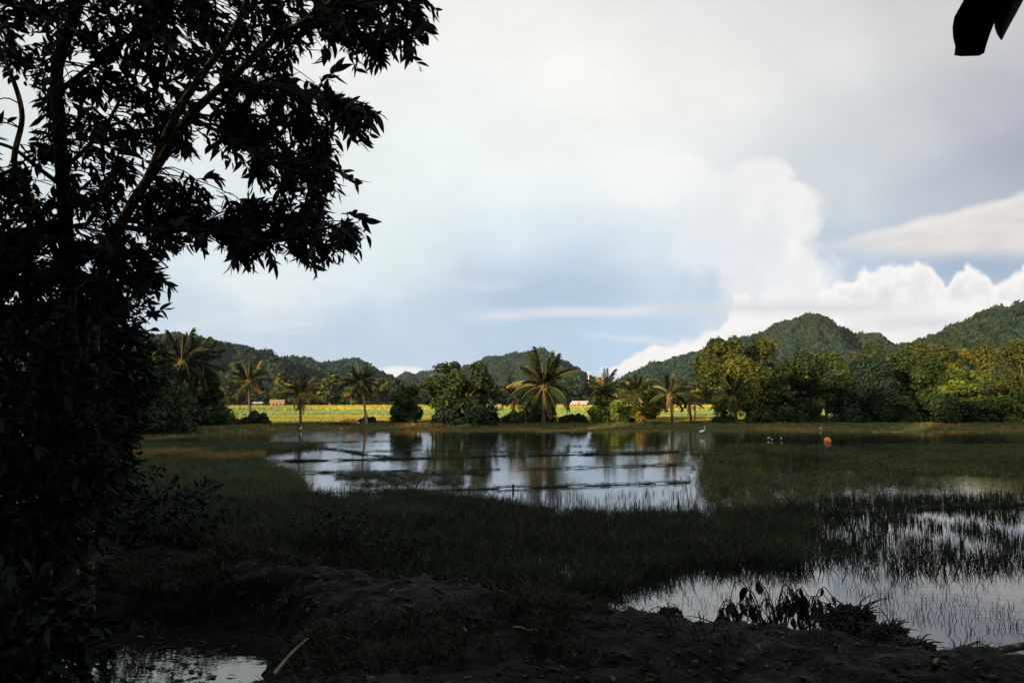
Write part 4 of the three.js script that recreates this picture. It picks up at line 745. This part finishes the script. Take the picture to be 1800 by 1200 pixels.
{
  const darkStick = std({ color: C(0.05, 0.042, 0.03), bumpMap: barkBump, bumpScale: 0.01 }), pale = std({ color: C(0.2, 0.17, 0.1) }), tan = std({ color: C(0.28, 0.17, 0.07) });
  const b0 = onMud(1640, 1172), b1 = onLevel(1740, 1146, 0.12), b2 = onLevel(1860, 1124, 0.16);
  const br = thing('fallen_branch', 'thick fallen branch reaching from the dike over the near pond at the right', 'branch', b0);
  part('bark', tube([V(0, 0.02, 0), b1.clone().sub(b0).multiplyScalar(0.5).add(V(0, 0.06, 0)), b1.clone().sub(b0), b2.clone().sub(b0)], 0.028, 0.04, 9, 24), M.bark, br);
  part('side_branch', tube([b1.clone().sub(b0).multiplyScalar(0.25), at(1690, 1140, 7.6).sub(b0), at(1720, 1128, 7.8).sub(b0)], 0.02, 0.012, 7), darkStick, br);
  stick('stick', 'thin dark stick leaning left over the near pond', [onMud(1572, 1128), at(1560, 1085, 7.9), at(1546, 1068, 8.2)], 0.012, 0.005, darkStick);
  stick('stick', 'short pale yellow stick lying on the dike', [up(onMud(797, 1080), 0.03), up(onMud(820, 1116), 0.03)], 0.016, 0.012, tan);
  stick('stick', 'grey-green stick slanting across the lower left of the dike', [up(onMud(480, 1196), 0.05), up(onMud(512, 1166), 0.09), up(onMud(540, 1142), 0.1)], 0.016, 0.009, pale);
  stick('stick', 'thin pale twig lying on the crest behind the weeds', [up(onMud(560, 985), 0.03), up(onMud(590, 958), 0.1)], 0.008, 0.004, pale);
  stick('stick', 'thin upright pale twig at the left end of the crest', [onMud(410, 958), at(412, 896, 11.5)], 0.008, 0.004, pale);
  stick('stick', 'thin pale stick standing in front of the tallest withered plant', [onMud(1362, 1112), at(1356, 1068, 8), at(1350, 1046, 8)], 0.012, 0.006, pale);
  const lf = (X, Y, s, mat, label, w = 0) => { const p = up(onMud(X, Y), 0.03), m = top('fallen_leaf', leafShape(s, s * 0.34, 0.4, 0.4, 7), mat, label, 'fallen leaf'); m.position.copy(p); m.rotation.set(-0.25, 1.4 + w, 0.2); };
  const dry = std({ color: C(0.5, 0.26, 0.09), roughness: 0.7 }), dun = std({ color: C(0.22, 0.15, 0.06) });
  lf(925, 1114, 0.22, dry, 'orange dry leaf lying in the middle of the dike'); lf(868, 1122, 0.12, dry, 'small curled brown leaf left of the orange one', 0.8); lf(552, 908, 0.24, dun, 'pale brown leaf caught in the weeds', 1.2); lf(900, 1108, 0.16, dun, 'dull brown leaf touching the orange one', -0.6); lf(240, 1124, 0.08, dry, 'tiny tan leaf on the rim of the puddle', 0.4); lf(398, 1192, 0.1, dry, 'tan leaf at the right end of the puddle', -0.2);
}
{ // fallen twigs tangled over the dike
  const r = rng(1350), gs = [];
  for (let i = 0; i < 420; i++) { const x = lerp(-6, 5.5, r()), z = lerp(-11.5, -4.2, r()), h = mudH(x, z); if (h < 0.05) continue; const a = r() * 6.283, L = 0.12 + 0.5 * r() * r(), e = V(x + Math.cos(a) * L, 0, z + Math.sin(a) * L), m = V(x + Math.cos(a + 0.3) * L * 0.5, 0, z + Math.sin(a + 0.3) * L * 0.5); m.y = mudH(m.x, m.z) + 0.02 + 0.04 * r(); e.y = mudH(e.x, e.z) + 0.01 + 0.08 * r(); gs.push(tube([V(x, h + 0.005, z), m, e], 0.004 + 0.004 * r(), 0.002, 4, 4)); }
  tag(top('twig_litter', mergeGeometries(gs), dull({ color: C(0.05, 0.042, 0.03) })), 'thin fallen twigs strewn over the mud dike', 'litter', null, 'stuff');
}
{ // leaves and litter floating on the puddle, crumbs on the dike
  const r = rng(1300), mats = [], cols = [];
  for (let i = 0; i < 240; i++) { const X = lerp(120, 420, r()), Y = lerp(1110, 1210, r()), p = onLevel(X, Y, 0.006); if (mudH(p.x, p.z) > 0.02 || fbm(X / 22, Y / 10, 2) < 0.5) continue; mats.push(new THREE.Matrix4().compose(p, new THREE.Quaternion().setFromEuler(new THREE.Euler(0.1 * (r() - 0.5), r() * 6.283, 0.2 * (r() - 0.5))), V(0.1, 0.05, 0.1).multiplyScalar(0.6 + r()))); cols.push(leafTint(r)); }
  tag(mass('floating_litter', SHRUB[0], M.leaf, mats, scene, cols), 'dead leaves floating on the puddle at the lower left', 'litter', null, 'stuff');
  const m2 = [], c2 = [], g = new THREE.IcosahedronGeometry(1, 1); { const q = g.attributes.position; for (let i = 0; i < q.count; i++) { const k = 0.75 + 0.5 * fbm(q.getX(i) * 2 + 4, q.getY(i) * 2 + q.getZ(i), 2); q.setXYZ(i, q.getX(i) * k, q.getY(i) * k * 0.7, q.getZ(i) * k); } g.computeVertexNormals(); }
  for (let i = 0; i < 2600; i++) { const x = lerp(-6, 6, r()), z = lerp(-11.5, -4, r()), h = mudH(x, z); if (h < 0.04) continue; const s = 0.008 + 0.03 * Math.pow(r(), 4); m2.push(placed(V(x, h + s * 0.2, z), turnY(r() * 6.283), s)); const k = 0.02 + 0.04 * r(); c2.push(C(k * 1.05, k, k * 0.92)); }
  tag(mass('clods', g, M.grass, m2, scene, c2), 'crumbs of earth scattered over the mud dike', 'earth', null, 'stuff');
  const m3 = [], c3 = [];
  for (let i = 0; i < 2600; i++) { const x = lerp(-6, 5, r()), z = lerp(-12, -4.5, r()), h = mudH(x, z); if (h < 0.05) continue; m3.push(new THREE.Matrix4().compose(V(x, h + 0.012, z), new THREE.Quaternion().setFromEuler(new THREE.Euler(0.5 * (r() - 0.5), r() * 6.283, 0.5 * (r() - 0.5))), V(1, 1, 1).multiplyScalar(0.05 + 0.09 * r()))); const k = 0.1 + 0.9 * Math.pow(r(), 3); c3.push(C(0.07 * k, 0.05 * k, 0.025 * k)); }
  tag(mass('leaf_litter', LEAVES[0], M.leaf, m3, scene, c3), 'fallen brown leaves strewn over the mud dike', 'litter', null, 'stuff');
}

// ---------------------------------------------------------------- birds
function egretParts(t, s, headUp) {
  const spine = headUp ? [V(-0.3, 0.3, 0), V(-0.2, 0.36, 0), V(-0.05, 0.42, 0), V(0.1, 0.47, 0), V(0.17, 0.56, 0), V(0.14, 0.68, 0), V(0.19, 0.78, 0), V(0.25, 0.8, 0)] : [V(-0.3, 0.32, 0), V(-0.2, 0.37, 0), V(-0.05, 0.42, 0), V(0.1, 0.44, 0), V(0.22, 0.47, 0), V(0.27, 0.54, 0), V(0.3, 0.6, 0), V(0.35, 0.6, 0)];
  const rad = (q) => q < 0.5 ? 0.015 + 0.085 * Math.sin(Math.PI * clamp(q / 0.55)) : q < 0.86 ? lerp(0.05, 0.02, smooth(0.5, 0.62, q)) : 0.02 + 0.018 * Math.sin(Math.PI * clamp((q - 0.84) / 0.17));
  const b = part('body', tube(spine, rad, 0, 10, 36), M.egret, t), e = spine[7], f = spine[7].clone().sub(spine[6]).normalize();
  part('beak', tube([e.clone().addScaledVector(f, -0.02), e.clone().addScaledVector(f, 0.05).add(V(0, -0.01, 0)), e.clone().addScaledVector(f, 0.12).add(V(0, -0.03, 0))], 0.014, 0.003, 6, 5), M.beak, t);
  for (const z of [-0.03, 0.03]) part('leg', tube([V(-0.04, 0.36, z), V(-0.07, 0.2, z), V(-0.03, 0, z), V(0.04, -0.02, z)], 0.012, 0.007, 5, 10), M.egretDark, t);
  for (const z of [-1, 1]) { const g = new THREE.SphereGeometry(1, 10, 8); g.scale(0.19, 0.07, 0.03); const w = part('wing', g, M.egret, t); w.position.set(-0.12, 0.41, z * 0.075); w.rotation.z = 0.32; w.rotation.y = z * 0.12; }
  t.scale.setScalar(s);
}
[[1236, 766, 0, 0.85, 0.3, 'white egret standing tall in shallow water with its reflection, right of the middle', 1], [529, 757, 0, 0.55, 1.4, 'white egret at the water edge below the short palm', 1], [600, 754, 0.1, 0.38, 2.4, 'small white bird in the grass below the straw heap', 0], [595, 745, 0.35, 0.6, 0.9, 'white egret left of the straw heap', 1], [629, 746, 0.35, 0.5, 2.6, 'white egret right of the straw heap', 1], [545, 744, 0.35, 0.36, 0.2, 'small white bird on the stubble right of the short palm', 0],
  [1352, 773, 0, 0.34, 0.4, 'leftmost of three small white birds on the right water', 0], [1357, 775, 0, 0.28, 2.2, 'lowest of the three small white birds on the right water', 0], [1374, 774, 0, 0.34, 1.1, 'rightmost of three small white birds on the right water', 0], [1443, 750, 0.3, 0.4, 0.5, 'white bird on the red soil under the right wood', 0]]
  .forEach(([X, Y, lv, s, a, label, u]) => { const p = onLevel(X, Y, lv); if (p.z < -80) p.multiplyScalar(80 / -p.z).setY(0); p.y = Math.max(0.0, land(p.x, p.z)); const t = thing('egret', label, 'egret', p); egretParts(t, s, u); t.rotation.y = a; });

// ---------------------------------------------------------------- stakes, straw, houses, mast
[[601, 756, 736, 601, 'thin pale stake left of the straw heap'], [637, 752, 735, 636, 'thin pale stake beside the leaning palm'], [426, 756, 740, 438, 'pale stick leaning right beside the round dark bush'], [524, 753, 744, 530, 'short pale stick leaning at the foot of the short palm'], [957, 748, 731, 958, 'thin pale stake at the foot of the largest palm'], [924, 748, 730, 924, 'thin pale stake left of the largest palm']]
  .forEach(([X, Yb, Yt, X2, label]) => { const b = at(X, Yb, 75.5); b.y = groundH(b.x, b.z) - 0.1; stick('stake', label, [b, at(lerp(X, X2, 0.5), lerp(Yb, Yt, 0.5), 75.5), at(X2, Yt, 75.5)], 0.03, 0.025, M.dryStick, 'stake'); });
{ // added orange blob in place of a sunlit trunk mirrored in the water
  const p = onLevel(1455, 778, 0), t = thing('float', 'added orange blob standing in for a sunlit trunk reflection on the dark right water', 'float', p), g = new THREE.SphereGeometry(1, 20, 14), q = g.attributes.position;
  for (let i = 0; i < q.count; i++) { const k = 0.9 + 0.2 * fbm(q.getX(i) * 2 + 3, q.getY(i) * 2 + q.getZ(i), 2); q.setXYZ(i, q.getX(i) * 0.21 * k, q.getY(i) * 0.24 * k + 0.1, q.getZ(i) * 0.2 * k); } g.computeVertexNormals();
  part('reflection_blob', g, std({ color: C(0.85, 0.24, 0.015), roughness: 0.6 }), t);
  part('blob_band', tube([V(-0.2, 0.06, 0.03), V(0, 0.03, 0.21), V(0.2, 0.07, 0.04)], 0.016, 0.016, 6, 12), M.twig, t);
}
{ const b = onLevel(902, 862, 0); stick('stake', 'short dark post standing at the nearest bund', [up(b, -0.2), up(b, 0.06), up(b, 0.17)], 0.03, 0.028, M.twig, 'stake'); }
{
  const p = at(617, 744, 79), t = thing('straw_heap', 'low heap of bright orange straw left of the leaning palm', 'straw heap', V(p.x, PLAIN, p.z)), g = new THREE.IcosahedronGeometry(1, 4), q = g.attributes.position;
  for (let i = 0; i < q.count; i++) { const k = 0.75 + 0.5 * fbm(q.getX(i) * 3 + 2, q.getZ(i) * 3 + q.getY(i), 4); q.setXYZ(i, q.getX(i) * 0.85 * k, q.getY(i) * 0.4 * k + 0.1, q.getZ(i) * 0.6 * k); } g.computeVertexNormals();
  part('straw', g, std({ color: C(0.62, 0.3, 0.06) }), t);
  const r = rng(9), mats = [], cols = []; for (let i = 0; i < 160; i++) { const a = r() * 6.283, d = Math.sqrt(r()) * 0.9; mats.push(placed(V(Math.cos(a) * d, 0.3 * (1 - d * d) + 0.02, Math.sin(a) * d * 0.7), turnY(r() * 6.283), V(1, 0.9, 1))); const k = 0.8 + 0.4 * r(); cols.push(C(0.62 * k, 0.32 * k, 0.07 * k)); }
  mass('loose_straw', GR.far, M.grass, mats, t, cols);
}
function house(X, D, w, d, hWall, hRoof, wall, roof, turn, label) {
  const x = (X - 900) / F * D, t = thing('house', label, 'house', V(x, PLAIN, -D)); t.rotation.y = turn;
  const b = new THREE.BoxGeometry(w, hWall, d); b.translate(0, hWall / 2, 0); part('wall', b, wall, t);
  const o = 0.7, sh = new THREE.Shape(); sh.moveTo(-d / 2 - o, 0); sh.lineTo(0, hRoof); sh.lineTo(d / 2 + o, 0); sh.lineTo(d / 2 + o - 0.05, -0.15); sh.lineTo(0, hRoof - 0.2); sh.lineTo(-d / 2 - o + 0.05, -0.15); sh.closePath();
  const rg = new THREE.ExtrudeGeometry(sh, { depth: w + 1.2, bevelEnabled: false }); rg.translate(0, 0, -(w + 1.2) / 2); rg.rotateY(Math.PI / 2); rg.translate(0, hWall + 0.12, 0); part('roof', rg, roof, t);
  const gs = new THREE.Shape(); gs.moveTo(-d / 2, 0); gs.lineTo(0, hRoof - 0.25); gs.lineTo(d / 2, 0); gs.closePath(); for (const s of [-1, 1]) { const gg = new THREE.ExtrudeGeometry(gs, { depth: 0.15, bevelEnabled: false }); gg.rotateY(Math.PI / 2); gg.translate(s * (w / 2 - 0.1) - 0.07, hWall, 0); part('gable', gg, wall, t); }
  for (const s of [-0.3, 0.3]) { const wn = new THREE.BoxGeometry(0.9, 1, 0.12); wn.translate(s * w, hWall * 0.6, d / 2); part('window', wn, M.dark, t); }
  const dr = new THREE.BoxGeometry(0.9, 1.9, 0.1); dr.translate(0, 0.95, d / 2 + 0.01); part('door', dr, M.dark, t);
}
house(488, 322, 4.6, 4.5, 1.3, 1.6, M.wallCream, M.roofRed, 0.25, 'low house with an orange roof behind the short palm');
house(455, 326, 2.8, 3, 1.5, 0.5, M.wallWhite, M.roofTin, 0.1, 'small white house left of the orange-roofed one');
house(1020, 312, 5.5, 5, 1.2, 1.2, M.roofRed, M.roofTin, -0.35, 'small house with a pale pink tin roof right of the largest palm');
house(792, 312, 6, 4, 1.6, 0.5, M.wallWhite, M.roofTin, 0.1, 'long white shed seen under the round-crowned tree');
{
  const D = 560, p = at(1035, 690, D), t = thing('radio_mast', 'thin white radio mast standing before the foot of the flat-topped hill', 'mast', V(p.x, PLAIN, -D)), h = at(1035, 653, D).y;
  part('pole', tube([V(0, 0, 0), V(0, h * 0.5, 0), V(0, h, 0)], 0.45, 0.25, 8, 8), M.mast, t);
  for (const a of [0, 2.1, 4.2]) { const g = new THREE.BoxGeometry(0.5, 2.4, 0.4); g.translate(0.9 * Math.cos(a), h - 1.6, 0.9 * Math.sin(a)); part('antenna', g, M.mast, t); }
  for (let i = 1; i < 5; i++) { const g = new THREE.TorusGeometry(0.55, 0.1, 5, 12); g.rotateX(Math.PI / 2); g.translate(0, h * i / 5, 0); part('ring', g, M.mast, t); }
}

// ---------------------------------------------------------------- the tall trees behind the camera that shade the foreground
{
  const r = rng(1400), [cg, cl] = crownShape(r, 6.5, 13, 0.75, 5200, GREEN.dark, { clumps: 34, blob: 0.34 }); cg.translate(0, 3, 0);
  const tk = trunkShape(r, 0, 13, 0.35, cl, 4);
  const spots = [];
  for (let i = 0; i < 20; i++) spots.push([-112 + i * 7.2 + (r() - 0.5) * 4, 14 + 12 * r(), poly([[-112, 0.72], [-92, 0.85], [-80, 0.9], [-70, 1.08], [-45, 1.14], [-20, 1.1], [30, 1.1]], -112 + i * 7.2) * (0.88 + 0.24 * r())]);
  // unseen spreading trees added so their high crowns cut skylight on the foreground
  const [og, ol] = crownShape(rng(1420), 8.5, 5, 0.5, 9000, GREEN.dark, { clumps: 40, blob: 0.42, flat: 0.3 }); og.translate(0, 9, 0);
  const ot = trunkShape(rng(1421), 0, 5, 0.4, ol, 9);
  [[5.5, 4.5, 'unseen broad tree added to roof the viewpoint from the right'], [-6.5, 3.5, 'unseen broad tree added to roof the viewpoint from the left'], [0, 11, 'unseen broad tree added right behind the viewpoint to cut skylight']].forEach(([x, z, l], i) => { const t = thing('tree', l, 'tree', V(x, groundH(x, z) - 0.1, z)); t.rotation.y = i * 2; part('trunk', ot, M.darkBark, t); part('crown', og, M.vleaf, t); });
  for (const [x, z, s] of spots) { const t = thing('tree', 'tall dark tree of the wood standing behind the viewpoint', 'tree', V(x, groundH(x, z) - 0.1, z), 'wood behind the viewpoint'); t.rotation.y = r() * 6.283; t.scale.setScalar(s); part('trunk', tk, M.darkBark, t); part('crown', cg, M.vleaf, t); }
}
scene.traverse((o) => { if (o.isMesh && o.material.side !== undefined) o.material.side = THREE.DoubleSide; });
renderer.render(scene, camera);
